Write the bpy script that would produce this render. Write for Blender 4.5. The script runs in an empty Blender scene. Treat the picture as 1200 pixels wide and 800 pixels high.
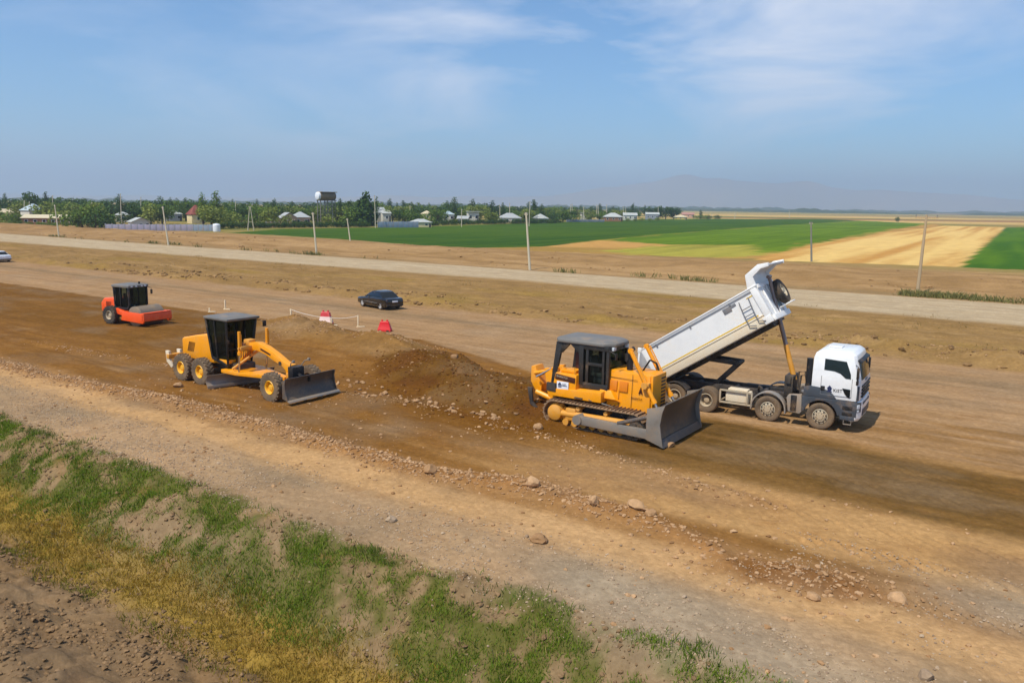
import bpy, bmesh, math, random
import numpy as np
from mathutils import Vector, Matrix
random.seed(7)
RNG = np.random.default_rng(11)
sc = bpy.context.scene
COL = sc.collection
R_ = math.radians

# ------------------------------------------------------------------ camera
F_PX = 942.0; CAM_H = 8.4
def cam_basis(yaw=35.0, pitch=9.6, roll=0.85):
    a, p, r = R_(yaw), R_(pitch), R_(roll)
    F = Vector((-math.sin(a)*math.cos(p), math.cos(a)*math.cos(p), -math.sin(p)))
    R = Vector((math.cos(a), math.sin(a), 0)); U = R.cross(F)
    return R*math.cos(r)+U*math.sin(r), -R*math.sin(r)+U*math.cos(r), F
CR, CU, CF = cam_basis()
CP = Vector((0, 0, CAM_H))
def ray(px, py):
    return CF*F_PX + CR*(px-600) + CU*(400-py)
def at(px, py, z=0.0):                       # a pixel of the photograph -> point on the ground
    d = ray(px, py); return CP + d*((z-CAM_H)/d.z)
def atd(px, depth, z=0.0):                   # column px at forward depth -> ground point
    lo, hi = -400.0, 1600.0
    for _ in range(50):
        m = (lo+hi)/2
        p = CP + ray(px, m)*(depth/F_PX)
        if p.z > z: lo = m
        else: hi = m
    return CP + ray(px, (lo+hi)/2)*(depth/F_PX)
def hz(px): return 241.0 + (px-600)*0.015    # horizon row
def htop(py, px, depth): return CAM_H - (py-hz(px))*depth/F_PX

cam = bpy.data.objects.new('camera', bpy.data.cameras.new('camera'))
COL.objects.link(cam)
cam.data.sensor_width = 36.0; cam.data.lens = 36.0*F_PX/1200.0
cam.data.clip_start = 0.1; cam.data.clip_end = 60000
M = Matrix((CR, CU, -CF)).transposed().to_4x4(); M.translation = CP
cam.matrix_world = M
sc.camera = cam

# ------------------------------------------------------------------ tags
def tag(o, label=None, cat=None, group=None, kind=None):
    if label: o['label'] = label
    if cat: o['category'] = cat
    if group: o['group'] = group
    if kind: o['kind'] = kind
    return o
def empty(name, loc, rz=0.0, label=None, cat=None, group=None):
    o = bpy.data.objects.new(name, None); COL.objects.link(o)
    o.location = loc; o.rotation_euler = (0, 0, rz); o.empty_display_size = .3
    return tag(o, label, cat, group)
def copy_tree(o, parent=None):
    c = o.copy(); COL.objects.link(c)
    if parent is not None: c.parent = parent
    for ch in list(o.children): copy_tree(ch, c)
    return c

# ------------------------------------------------------------------ mesh builder
class MB:
    def __init__(self): self.bm = bmesh.new(); self.M = Matrix.Identity(4); self.mi = 0
    def add(self, verts, faces, bevel=0.0):
        t = bmesh.new()
        vs = [t.verts.new(v) for v in verts]
        for f in faces:
            try: t.faces.new([vs[i] for i in f])
            except ValueError: pass
        bmesh.ops.recalc_face_normals(t, faces=t.faces)
        if bevel > 0:
            es = [e for e in t.edges if len(e.link_faces) == 2 and e.calc_face_angle(0) > R_(28)]
            if es: bmesh.ops.bevel(t, geom=es, offset=bevel, segments=2, affect='EDGES', profile=.6, clamp_overlap=True)
        t.verts.index_update()
        nv = [self.bm.verts.new(self.M @ v.co) for v in t.verts]
        for f in t.faces:
            try: self.bm.faces.new([nv[v.index] for v in f.verts]).material_index = self.mi
            except ValueError: pass
        t.free(); return self
    def hexa(self, p, bevel=0.01):           # bottom 4 (ccw), top 4
        return self.add(p, [(3,2,1,0),(4,5,6,7),(0,1,5,4),(1,2,6,5),(2,3,7,6),(3,0,4,7)], bevel)
    def box(self, c, s, bevel=0.01, rot=None):
        h = [x/2 for x in s]
        p = [Vector((a*h[0], b*h[1], d*h[2])) for d in (-1,1) for a,b in ((-1,-1),(1,-1),(1,1),(-1,1))]
        if rot is not None: p = [rot @ v for v in p]
        return self.hexa([v+Vector(c) for v in p], bevel)
    def prism(self, prof, a, b, axis='y', bevel=0.01):
        def P(u, v, w):
            return {'y': (u, w, v), 'x': (w, u, v), 'z': (u, v, w)}[axis]
        n = len(prof)
        vs = [P(u, v, a) for u, v in prof]+[P(u, v, b) for u, v in prof]
        fs = [tuple(range(n)), tuple(range(2*n-1, n-1, -1))]+[(i, (i+1) % n, n+(i+1) % n, n+i) for i in range(n)]
        return self.add(vs, fs, bevel)
    def loft(self, rings, bevel=0.0, cap=True):
        n = len(rings[0]); vs = [v for r in rings for v in r]; fs = []
        for k in range(len(rings)-1):
            for i in range(n):
                fs.append((k*n+i, k*n+(i+1) % n, (k+1)*n+(i+1) % n, (k+1)*n+i))
        if cap: fs += [tuple(range(n)), tuple(range(len(vs)-1, len(vs)-n-1, -1))]
        return self.add(vs, fs, bevel)
    def cyl(self, p0, p1, r0, r1=None, n=14, bevel=0.0):
        p0, p1 = Vector(p0), Vector(p1); r1 = r0 if r1 is None else r1
        d = (p1-p0).normalized(); a = d.orthogonal().normalized(); b = d.cross(a)
        ring = lambda p, r: [p+(a*math.cos(2*math.pi*i/n)+b*math.sin(2*math.pi*i/n))*r for i in range(n)]
        return self.loft([ring(p0, r0), ring(p1, r1)], bevel)
    def tube(self, pts, r, n=8):
        pts = [Vector(p) for p in pts]; rings = []
        ref = None
        for i, p in enumerate(pts):
            d = (pts[min(i+1, len(pts)-1)]-pts[max(i-1, 0)]).normalized()
            a = d.orthogonal().normalized() if ref is None else (ref-d*ref.dot(d)).normalized()
            ref = a; b = d.cross(a)
            rr = r[i] if isinstance(r, (list, tuple)) else r
            rings.append([p+(a*math.cos(2*math.pi*k/n)+b*math.sin(2*math.pi*k/n))*rr for k in range(n)])
        return self.loft(rings)
    def lathe(self, prof, o, n=28, axis='y', closed=False, caps=True):   # prof [(r, h)]
        o = Vector(o); rings = []
        for k in range(n):
            t = 2*math.pi*k/n; c, s = math.cos(t), math.sin(t)
            rg = []
            for r, h in prof:
                v = {'y': (r*c, h, r*s), 'z': (r*c, r*s, h), 'x': (h, r*c, r*s)}[axis]
                rg.append(o+Vector(v))
            rings.append(rg)
        m = len(prof); vs = [v for r in rings for v in r]; fs = []
        for k in range(n):
            k2 = (k+1) % n
            for i in range(m if closed else m-1):
                j = (i+1) % m
                fs.append((k*m+i, k*m+j, k2*m+j, k2*m+i))
        if not closed and caps:
            fs += [tuple(k*m for k in range(n)), tuple(k*m+m-1 for k in range(n))]
        return self.add(vs, fs)
    def build(self, name, mat, parent=None, smooth=32, loc=None):
        me = bpy.data.meshes.new(name)
        self.bm.normal_update()
        for f in self.bm.faces: f.smooth = True
        for e in self.bm.edges:
            if len(e.link_faces) == 2 and e.calc_face_angle(0) > R_(smooth): e.smooth = False
        self.bm.to_mesh(me); self.bm.free()
        for q in (mat if isinstance(mat, (list, tuple)) else [mat]): me.materials.append(q)
        o = bpy.data.objects.new(name, me); COL.objects.link(o)
        if parent is not None: o.parent = parent
        if loc: o.location = loc
        return o

def raw_mesh(name, co, faces, mat, smooth=True, nv=3):   # numpy mesh, faces (n,nv)
    me = bpy.data.meshes.new(name)
    co = np.asarray(co, np.float32); faces = np.asarray(faces, np.int32)
    me.vertices.add(len(co)); me.vertices.foreach_set('co', co.ravel())
    me.loops.add(faces.size); me.loops.foreach_set('vertex_index', faces.ravel())
    me.polygons.add(len(faces))
    me.polygons.foreach_set('loop_start', np.arange(0, faces.size, nv, dtype=np.int32))
    me.polygons.foreach_set('loop_total', np.full(len(faces), nv, np.int32))
    me.polygons.foreach_set('use_smooth', np.full(len(faces), smooth, bool))
    me.update(calc_edges=True); me.validate()
    if mat: me.materials.append(mat)
    o = bpy.data.objects.new(name, me); COL.objects.link(o)
    return o

def text_mesh(name, txt, size, mat, parent, M4, depth=0.004):
    cu = bpy.data.curves.new(name, 'FONT'); cu.body = txt; cu.size = size; cu.extrude = depth
    cu.align_x = 'CENTER'; cu.align_y = 'CENTER'
    t = bpy.data.objects.new(name, cu); COL.objects.link(t)
    dg = bpy.context.evaluated_depsgraph_get()
    me = bpy.data.meshes.new_from_object(t.evaluated_get(dg))
    COL.objects.unlink(t); bpy.data.objects.remove(t); bpy.data.curves.remove(cu)
    me.transform(M4); me.materials.clear(); me.materials.append(mat)
    o = bpy.data.objects.new(name, me); COL.objects.link(o); o.parent = parent
    return o

# ------------------------------------------------------------------ noise
def _hash(xi, yi, seed):
    h = (xi.astype(np.uint32)*np.uint32(374761393) + yi.astype(np.uint32)*np.uint32(668265263) + np.uint32(seed*144269504 & 0xffffffff))
    h = (h ^ (h >> np.uint32(13)))*np.uint32(1274126177)
    h = h ^ (h >> np.uint32(16))
    return h.astype(np.float64)/2147483648.0-1.0
def vnoise(x, y, seed=0):
    x = np.asarray(x, float); y = np.asarray(y, float)
    xf, yf = np.floor(x), np.floor(y)
    xi, yi = xf.astype(np.int64), yf.astype(np.int64)
    u, v = x-xf, y-yf
    u = u*u*(3-2*u); v = v*v*(3-2*v)
    a, b = _hash(xi, yi, seed), _hash(xi+1, yi, seed)
    c, d = _hash(xi, yi+1, seed), _hash(xi+1, yi+1, seed)
    return (a+(b-a)*u)*(1-v)+(c+(d-c)*u)*v
def fbm(x, y, octv=4, seed=0, gain=.5):
    s = 0; a = 1.0; n = 0
    for k in range(octv):
        s = s+a*vnoise(np.asarray(x)*2**k+17.3*k, np.asarray(y)*2**k-9.1*k, seed+k); n += a; a *= gain
    return s/n
def sstep(a, b, x):
    t = np.clip((x-a)/(b-a), 0, 1); return t*t*(3-2*t)

# ------------------------------------------------------------------ materials
def srgb(r, g, b, k=1.0):
    f = lambda c: (c/255/12.92 if c/255 <= .04045 else ((c/255+.055)/1.055)**2.4)*k
    return (f(r), f(g), f(b))
def mat_new(name):
    m = bpy.data.materials.new(name); m.use_nodes = True
    nt = m.node_tree; nt.nodes.clear()
    out = nt.nodes.new('ShaderNodeOutputMaterial'); b = nt.nodes.new('ShaderNodeBsdfPrincipled')
    nt.links.new(b.outputs[0], out.inputs[0])
    return m, nt, b, out
def N(nt, typ, **kw):
    n = nt.nodes.new(typ)
    for k, v in kw.items():
        if k in n.inputs: n.inputs[k].default_value = v
        else: setattr(n, k, v)
    return n
def mixc(nt, fac, a, b, mode='MIX'):
    n = nt.nodes.new('ShaderNodeMix'); n.data_type = 'RGBA'; n.blend_type = mode
    for sock, v in ((n.inputs[0], fac), (n.inputs[6], a), (n.inputs[7], b)):
        if hasattr(v, 'type') and hasattr(v, 'is_linked'): nt.links.new(v, sock)
        elif isinstance(v, (int, float)): sock.default_value = v
        else: sock.default_value = (*v, 1)
    return n.outputs[2]
def ramp(nt, src, p0, p1, c0=(0,0,0), c1=(1,1,1)):
    r = nt.nodes.new('ShaderNodeValToRGB'); r.color_ramp.elements[0].position = p0; r.color_ramp.elements[1].position = p1
    r.color_ramp.elements[0].color = (*c0, 1); r.color_ramp.elements[1].color = (*c1, 1)
    nt.links.new(src, r.inputs[0]); return r.outputs[0]
DUST = srgb(176, 140, 98)
def paint(name, col, rough=.45, dust=.35, metal=0.0, dustc=DUST, scale=1.6, spec=.5, coat=0.0):
    m, nt, b, out = mat_new(name)
    tc = N(nt, 'ShaderNodeTexCoord')
    n1 = N(nt, 'ShaderNodeTexNoise', Scale=scale, Detail=8.0, Roughness=.65)
    n2 = N(nt, 'ShaderNodeTexNoise', Scale=scale*14, Detail=4.0, Roughness=.6)
    for n in (n1, n2): nt.links.new(tc.outputs['Object'], n.inputs['Vector'])
    add = N(nt, 'ShaderNodeMath', operation='MULTIPLY_ADD'); nt.links.new(n2.outputs[0], add.inputs[0])
    add.inputs[1].default_value = .35; nt.links.new(n1.outputs[0], add.inputs[2])
    f = ramp(nt, add.outputs[0], .84-dust*.55, .84+.25-dust*.25)
    f2 = N(nt, 'ShaderNodeMath', operation='MULTIPLY'); nt.links.new(f, f2.inputs[0]); f2.inputs[1].default_value = min(1, .35+dust*.8)
    v = mixc(nt, ramp(nt, n1.outputs[0], .3, .7), tuple(c*.9 for c in col), tuple(min(1, c*1.06) for c in col))
    nt.links.new(mixc(nt, f2.outputs[0], v, dustc), b.inputs['Base Color'])
    rr = N(nt, 'ShaderNodeMapRange'); nt.links.new(f2.outputs[0], rr.inputs[0])
    rr.inputs[3].default_value = rough; rr.inputs[4].default_value = .9
    nt.links.new(rr.outputs[0], b.inputs['Roughness'])
    b.inputs['Metallic'].default_value = metal
    b.inputs['Specular IOR Level'].default_value = spec
    b.inputs['Coat Weight'].default_value = coat
    bp = N(nt, 'ShaderNodeBump', Strength=.12, Distance=.01); nt.links.new(n2.outputs[0], bp.inputs['Height'])
    nt.links.new(bp.outputs[0], b.inputs['Normal'])
    return m
def tinted(name, col=(.3, .36, .34), fac=.62, dark=(.012, .016, .016)):
    m, nt, b, out = mat_new(name)
    b.inputs['Base Color'].default_value = (*dark, 1); b.inputs['Roughness'].default_value = .06
    t = N(nt, 'ShaderNodeBsdfTransparent'); t.inputs[0].default_value = (*col, 1)
    mx = N(nt, 'ShaderNodeMixShader'); mx.inputs[0].default_value = fac
    nt.links.new(b.outputs[0], mx.inputs[1]); nt.links.new(t.outputs[0], mx.inputs[2])
    nt.links.new(mx.outputs[0], out.inputs[0]); return m
MT = {}
MT['yellow'] = paint('machine_yellow', srgb(244, 158, 6), .4, .33, scale=2.3)
MT['yellow_dusty'] = paint('machine_yellow_dusty', srgb(222, 150, 30), .5, .62, dustc=srgb(200, 152, 92))
MT['decal'] = paint('decal_dark', srgb(70, 32, 14), .5, .2)
MT['rom'] = paint('cab_charcoal', srgb(42, 41, 40), .5, .25)
MT['romtop'] = paint('cab_roof_grey', srgb(112, 109, 104), .55, .3)
MT['black'] = paint('black_plastic', srgb(26, 26, 28), .5, .25)
MT['steel'] = paint('worn_steel', srgb(96, 90, 86), .45, .42, metal=.35)
MT['bladesteel'] = paint('blade_steel', srgb(84, 79, 74), .42, .38, metal=.35, scale=1.1)
MT['lightsteel'] = paint('worn_light_steel', srgb(140, 134, 126), .45, .4, metal=.3)
MT['track'] = paint('track_steel', srgb(136, 112, 90), .6, .55, metal=.25)
MT['chrome'] = paint('hydraulic_chrome', srgb(200, 196, 190), .2, .25, metal=.9)
MT['ram'] = paint('hoist_steel', srgb(128, 112, 108), .3, .3, metal=.5)
MT['rubber'] = paint('tyre_rubber', srgb(44, 42, 40), .85, .5, dustc=srgb(120, 98, 74))
MT['rubber_dusty'] = paint('tyre_rubber_dusty', srgb(66, 60, 54), .9, .75, dustc=srgb(140, 114, 84))
MT['white'] = paint('truck_white', srgb(236, 236, 236), .3, .12, dustc=srgb(205, 190, 168), coat=.3)
MT['bodywhite'] = paint('tipper_white', srgb(236, 235, 232), .42, .27, dustc=srgb(214, 196, 166))
MT['cream'] = paint('tipper_lower_cream', srgb(226, 212, 186), .5, .45, dustc=srgb(206, 176, 136))
MT['stripe'] = paint('yellow_tape', srgb(222, 182, 52), .5, .2)
MT['plate'] = paint('grey_plate', srgb(120, 122, 126), .5, .3)
MT['frame'] = paint('chassis_dark', srgb(46, 44, 44), .6, .5, dustc=srgb(110, 92, 72))
MT['truckgrey'] = paint('truck_lower_grey', srgb(66, 72, 80), .5, .3)
MT['fender'] = paint('fender_grey', srgb(140, 136, 130), .55, .5)
MT['rimsteel'] = paint('rim_dusty', srgb(178, 168, 146), .5, .5)
MT['rimyellow'] = paint('rim_yellow', srgb(240, 176, 30), .45, .3)
MT['glass'] = paint('dark_glass', srgb(20, 27, 30), .05, .05, spec=.35)
MT['tint'] = tinted('tinted_glass', (.62, .68, .66), .8)
MT['tintdark'] = tinted('tinted_glass_dark', (.46, .56, .50), .74)
MT['orange'] = paint('roller_orange', srgb(248, 88, 30), .42, .2)
MT['hazegrey'] = paint('grey_cloth', srgb(150, 150, 150), .8, .2)
MT['carblack'] = paint('car_black', srgb(16, 16, 18), .18, .12, coat=.6)
MT['carwhite'] = paint('car_white', srgb(226, 228, 232), .25, .1, coat=.5)
MT['alloy'] = paint('alloy_wheel', srgb(200, 198, 196), .35, .2, metal=.3)
MT['signwhite'] = paint('sign_white', srgb(232, 234, 240), .5, .08)
MT['signblue'] = paint('sign_blue', srgb(38, 46, 84), .5, .05)
MT['red'] = paint('plastic_red', srgb(214, 22, 26), .45, .15)
MT['redfade'] = paint('plastic_red_faded', srgb(206, 62, 66), .5, .3, dustc=srgb(214, 180, 160))
MT['plasticwhite'] = paint('plastic_white', srgb(232, 206, 198), .5, .3)
MT['stake'] = paint('stake_pale_wood', srgb(226, 206, 172), .7, .2)
MT['tape'] = paint('tape_pale', srgb(222, 210, 196), .6, .2)
MT['lampred'] = paint('lamp_red', srgb(150, 14, 12), .2, .05)
MT['lampclear'] = paint('lamp_clear', srgb(200, 206, 212), .12, .05)
# ------------------------------------------------------------------ ground
WX = np.array([-400, -60, -44, -36, -31, -25, -16, -12.8, -10.4, -9.3, -7.6, -6.5, -5.4, -3.5, 30.])
WY = np.array([18.3, 17.9, 17.9, 18.2, 18.9, 18.8, 18.5, 19.3, 19.2, 19.4, 18.7, 18.2, 17.3, 16.2, 12.])
BX = np.array([-400, -90, -55, -45, -33, -24, -20, -14, -6, 40.])
BY = np.array([36.3, 36.3, 36.6, 37.0, 37.4, 34.2, 32.6, 30.8, 30.2, 30.0])   # brown work strip ends here
def windrow(X, Y):
    c = np.interp(X, WX, WY)+.22*fbm(X/2.5, X*0+3, 2, 5)
    d = Y-c
    k = np.exp(-(d/.5)**2)*np.clip(1.15+.7*fbm(X/1.3, Y/1.3, 2, 8), .2, 1.8)
    return k*sstep(-5.0, -7.2, X)
def windrow_b(X, Y):
    c = np.interp(X, [-60, -41, -36, -26, -24, -17, -13, -8, -5], [21.4, 22.6, 23.5, 24.3, 25.1, 24.5, 23.6, 22.6, 22.0])+.3*fbm(X/3, X*0, 2, 15)
    return np.exp(-((Y-c)/.38)**2)*np.clip(.7+.9*fbm(X/1.6, Y/1.6, 2, 18), 0, 1.6)*sstep(-4, -8, X)
def hump(X, Y, cx, cy, rx, ry, ang=0, p=1.0):
    a = R_(ang); u = (X-cx)*math.cos(a)+(Y-cy)*math.sin(a); v = -(X-cx)*math.sin(a)+(Y-cy)*math.cos(a)
    return np.exp(-((u/rx)**2+(v/ry)**2)**p)
def mound_old(X, Y):
    return np.maximum(.80*hump(X, Y, -41.0, 34.6, 4.6, 1.9, -14, 1.2), .85*hump(X, Y, -32.4, 33.2, 3.4, 2.0, -20, 1.2))+.25*hump(X, Y, -37, 33, 8, 3)
def mound_new(X, Y):
    return np.maximum(1.15*hump(X, Y, -24.8, 29.4, 4.4, 2.0, -22, 1.7), np.maximum(.95*hump(X, Y, -20.6, 28.2, 4.2, 2.2, -18, 1.6), 1.1*hump(X, Y, -18.2, 29.8, 2.4, 1.6, 0, 1.4)))
def crest(X): return 13.5+.35*fbm(X/6, X*0+1, 3, 21)+.4*sstep(-14, -8, X)
def height(X, Y):
    X = np.asarray(X, float); Y = np.asarray(Y, float)
    z = np.zeros_like(X)
    near = Y < 89
    # ditch
    c = crest(X)
    s = sstep(0, 1, (c-Y)/2.9)
    dz = -1.4*s + .5*sstep(9.4, 6.0, Y)
    bank = sstep(c+.3, c-.6, Y)
    dz = dz + bank*(.24*fbm(X/1.1, Y/1.1, 4, 31)+.15*fbm(X/.38, Y/.38, 3, 33)) + sstep(10.0, 8.6, Y)*(.30*np.abs(fbm(X/1.3, Y/1.0, 4, 35)) + .15*fbm(X/.5, Y/.42, 4, 36))
    z = z+dz
    # piles and windrows
    rough = fbm(X/.55, Y/.55, 4, 41)
    w = windrow(X, Y); wb = windrow_b(X, Y)
    z = z+w*(.15+.07*rough)+wb*(.09+.05*rough)
    mo = mound_old(X, Y); mn = mound_new(X, Y)
    z = z+mo*(1+.28*fbm(X/1.3, Y/1.3, 4, 43))+np.clip(mo, 0, 1)*.22*rough
    z = z+mn*(1+.2*fbm(X/1.6, Y/1.6, 4, 44))+np.clip(mn, 0, 1)*.19*rough
    z = z+.16*hump(X, Y, -4.3, 18.2, 1.6, .7, 10)*(1+.8*rough)
    # work strip unevenness
    strip = sstep(13.6, 14.6, Y)*sstep(50, 46, Y)
    z = z+strip*(.035*fbm(X/6, Y/1.4, 3, 45)+.022*fbm(X/.7, Y/.5, 3, 46))
    z = z+strip*sstep(37, 30, Y)*.02*fbm(X/.25, Y/.25, 2, 47)
    # wheel and track ruts
    for yc, x0, x1, dep in ((21.75, -60, -35, .05), (23.4, -60, -35, .05), (32.0, -12, 20, .03), (34.0, -12, 20, .03), (26.2, -60, -30, .04)):
        z = z-dep*np.exp(-((Y-yc-.15*fbm(X/7, X*0, 2, int(yc*10)))/.28)**2)*sstep(x0-3, x0, X)*sstep(x1+2, x1, X)
    for yc, xa in ((20.65, -6.5), (18.5, -4.5), (22.4, -10.0), (25.9, -10.0), (28.1, -10.0)):
        z = z+(.055 if xa > -7 else .03)*np.clip(2.5*np.sin((X*.75+(Y-yc)*.9)*2*math.pi/.36), -1, 1)*np.exp(-((Y-yc-.1*np.sin(X/3))/.29)**6)*sstep(xa, xa+2, X)*(.75+.7*fbm(X/.8, Y/.5, 2, 50))
    # verge bank beyond the haul road
    v = sstep(49.6, 51.2, Y)*sstep(74, 66, Y)
    z = z+v*(.12+.42*np.exp(-((Y-51.9)/1.5)**2)*np.clip(.4+1.5*fbm(X/3.2, Y/1.6, 3, 51), 0, 2)+.18*fbm(X/3, Y/1.2, 4, 52)+.10*fbm(X/.8, Y/.8, 3, 57))
    z = z+.45*np.exp(-((Y-53.3)/1.7)**2)*sstep(-14, -10, X)*np.clip(.2+1.5*fbm(X/.9, Y/.9, 3, 53), 0, 1.4)
    # beyond the pale road
    b = sstep(89, 92, Y)
    z = np.where(near, z, 0)
    z = z+b*sstep(126, 112, Y)*(.75*sstep(97, 110, Y)*sstep(124, 116, Y)+.45*fbm(X/7, Y/4, 5, 55))
    edge = sstep(-14, -3, -np.abs(Y-88.0)*6)*0
    z = z*np.where(np.abs(Y-89) < 1.0, np.abs(Y-89), 1)
    z = z*np.where(np.abs(Y-40) < .6, np.abs(Y-40)/.6, 1)
    return z

def S(r, g, b): return np.array(srgb(r, g, b, .90))*np.array([.97, .965, .88])
def inpoly(X, Y, poly):
    c = np.zeros(X.shape, bool); n = len(poly)
    for i in range(n):
        x1, y1 = poly[i]; x2, y2 = poly[(i+1) % n]
        k = ((y1 > Y) != (y2 > Y)) & (X < (x2-x1)*(Y-y1)/((y2-y1) or 1e-9)+x1)
        c ^= k
    return c
def gpoly(pts): return [tuple(at(*p)[:2]) for p in pts]
FIELDS = [
 ('tan',   gpoly([(560,284),(700,279),(880,268),(1100,262),(1130,310),(1000,300),(900,303),(860,303),(610,294)])),
 ('green', gpoly([(270,273),(330,268.5),(440,266.5),(540,264.5),(640,260.5),(760,257),(960,256.6),(1010,258.5),(900,265),(770,275),(700,281.5),(640,289),(560,290.5),(500,288),(410,281),(330,276)])),
 ('mid',   gpoly([(1010,258.7),(1090,262.5),(1040,270),(960,284.5),(905,298),(870,301),(860,287),(780,287),(700,281.5),(770,275),(900,265)])),
 ('olive', gpoly([(705,294),(780,287.5),(880,287),(900,299),(850,302),(760,299)])),
 ('wheat', gpoly([(1105,264.5),(1178,266),(1124,313),(1060,310.5),(880,304.5),(905,298),(960,285),(1000,279)])),
 ('green2', gpoly([(1180,266.5),(1216,266.8),(1420,274),(1560,330),(1124,313.3)])),
]
def gmask(X, Y): return sstep(-.22, .30, .55*fbm(X/1.7, Y/1.3, 3, 71)+.75*fbm(X/.5, Y/.45, 3, 72)+.12+.22*sstep(12.2, 11.2, Y))
def colour(X, Y):
    Z0 = np.ones(X.shape+(1,))
    n1 = fbm(X/4, Y/2.2, 4, 61)[..., None]; n2 = fbm(X/.9, Y/.7, 4, 62)[..., None]
    nf = fbm(X/.22, Y/.22, 2, 63)[..., None]
    streak = (.6*fbm(X/14, (Y+.4*fbm(X/6, Y/3, 2, 66))/.55, 4, 64)+.5*fbm(X/2.6, Y/.45, 4, 65))[..., None]
    def mx(a, b, f): return a+(b-a)*np.clip(f, 0, 1)
    def st(a, b, q): return sstep(a, b, q)[..., None]
    Yw = Y+.5*n1[..., 0]+.18*n2[..., 0]
    c = Z0*S(134, 108, 80)
    c = mx(c, Z0*S(104, 82, 62), st(8.6, 7.6, Yw)*(.5+n2))
    c = mx(c, Z0*S(156, 128, 62), st(9.3, 10.0, Yw))
    gm = gmask(X, Y)[..., None]
    c = mx(c, mx(Z0*S(142, 118, 90), Z0*S(98, 96, 50), gm), st(10.9, 11.6, Yw))
    cr = crest(X)
    grav = mx(Z0*S(176, 144, 112), Z0*S(152, 128, 102), .5+1.3*n1)
    c = mx(c, grav, sstep(-.15, .35, Y-cr+.35*n2[..., 0])[..., None])
    c = mx(c, Z0*S(198, 156, 110), st(15.6, 16.8, Yw)*(.85+.6*n1))
    c = mx(c, Z0*S(160, 120, 78), st(17.6, 18.3, Yw))
    # brown fill strip
    brown = mx(Z0*S(142, 100, 52), Z0*S(118, 80, 38), .5+1.2*streak+.5*n1)
    brown = mx(brown, Z0*S(170, 128, 80), np.clip(streak*1.6-.25, 0, .8))
    c = mx(c, brown, st(18.6, 19.6, Yw))
    yb = np.interp(X, BX, BY)
    # darker fresh fill on the left part
    c = mx(c, Z0*S(118, 82, 38), (sstep(23.5, 26, Yw)*sstep(-38, -46, X+3*n1[..., 0]))[..., None]*(.75+.5*streak))
    # right part: light tan, then damp dark, then tan
    rt = sstep(-19, -11, X+2*n1[..., 0])[..., None]
    c = mx(c, mx(Z0*S(184, 144, 98), Z0*S(160, 120, 78), .4+1.2*n1+.5*n2), rt*st(19.2, 20.2, Yw))
    dk = (sstep(23.0, 24.4, Y+.35*n1[..., 0]+.25*streak[..., 0])*sstep(31.0, 29.6, Y+.12*(X+6)+.5*n1[..., 0]+.3*streak[..., 0])*sstep(-15.5, -11.5, X+1.3*n1[..., 0]))[..., None]
    c = mx(c, mx(Z0*S(102, 76, 40), Z0*S(124, 92, 52), .5+1.6*streak), dk)
    # reddish fresh pile
    mn = np.clip(mound_new(X, Y)*1.7+.5*n1[..., 0]*0, 0, 1)[..., None]
    fan = (hump(X, Y, -20.5, 27.2, 7.5, 3.0, -16, 1.6)*1.25)[..., None]
    c = mx(c, Z0*S(108, 70, 20), np.clip(fan*1.3+.3*n1, 0, .9))
    c = mx(c, mx(Z0*S(110, 72, 10), Z0*S(92, 58, 6), .5+n2), sstep(.14, .40, mn[..., 0]+.15*n2[..., 0])[..., None])
    mo = sstep(.15, .5, mound_old(X, Y)+.12*n2[..., 0])[..., None]
    c = mx(c, mx(Z0*S(152, 114, 68), Z0*S(132, 98, 58), .5+n2), mo)
    # far haul road
    er = mx(Z0*S(172, 138, 104), Z0*S(160, 126, 92), .5+1.4*streak)
    er = mx(er, Z0*S(146, 120, 92), np.exp(-((Y-45.6)/1.5)**2)[..., None]*(.75+streak))
    er = mx(er, Z0*S(148, 112, 72), (sstep(-20, -8, X)*sstep(42, 34, Y))[..., None]*(.55+1.5*streak))
    c = mx(c, er, sstep(-.25, .35, Y-yb+.4*n2[..., 0]*.6+.35*streak[..., 0])[..., None]*(1-mo*.9)*(1-np.clip(mn*2, 0, 1)))
    # dark rock patch and windrow tones
    dr = np.clip(hump(X, Y, -4.4, 18.1, 1.9, .75, 12)*1.7+.8*n2[..., 0]-.25, 0, 1)[..., None]
    c = mx(c, Z0*S(128, 84, 40), dr)
    wn = np.clip(windrow(X, Y), 0, 1)[..., None]
    c = mx(c, mx(Z0*S(168, 122, 78), Z0*S(136, 96, 58), .5+n2), wn*.8)
    # grey gravel fan bottom right
    gg = (hump(X, Y, -5.5, 14.6, 4.5, 1.3, -8)+hump(X, Y, .5, 19.6, 3.0, 1.2, 4))[..., None]
    c = mx(c, Z0*S(160, 144, 126), np.clip(gg*1.0+.4*n1, 0, .75))
    # verge
    vg = mx(Z0*S(156, 124, 82), Z0*S(140, 110, 70), .5+1.2*n1+.5*streak)
    vg = mx(vg, Z0*S(146, 118, 62), np.clip(fbm(X/9, Y/3, 4, 81)[..., None]*1.8-.1, 0, .7))
    vg = mx(vg, Z0*S(168, 136, 96), np.clip(streak*2-.3, 0, .7))
    c = mx(c, vg, st(49.4, 50.6, Y+.5*n2[..., 0]))
    # pale road
    pr = mx(Z0*S(192, 172, 146), Z0*S(178, 156, 128), .5+1.4*streak)
    ny = np.interp(X, [-300, -170, -52, -3, 40], [71.5, 71.5, 75, 71, 70])
    c = mx(c, pr, sstep(-1.5, 1.5, Y-ny+1.0*n1[..., 0]+.8*streak[..., 0])[..., None])
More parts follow.
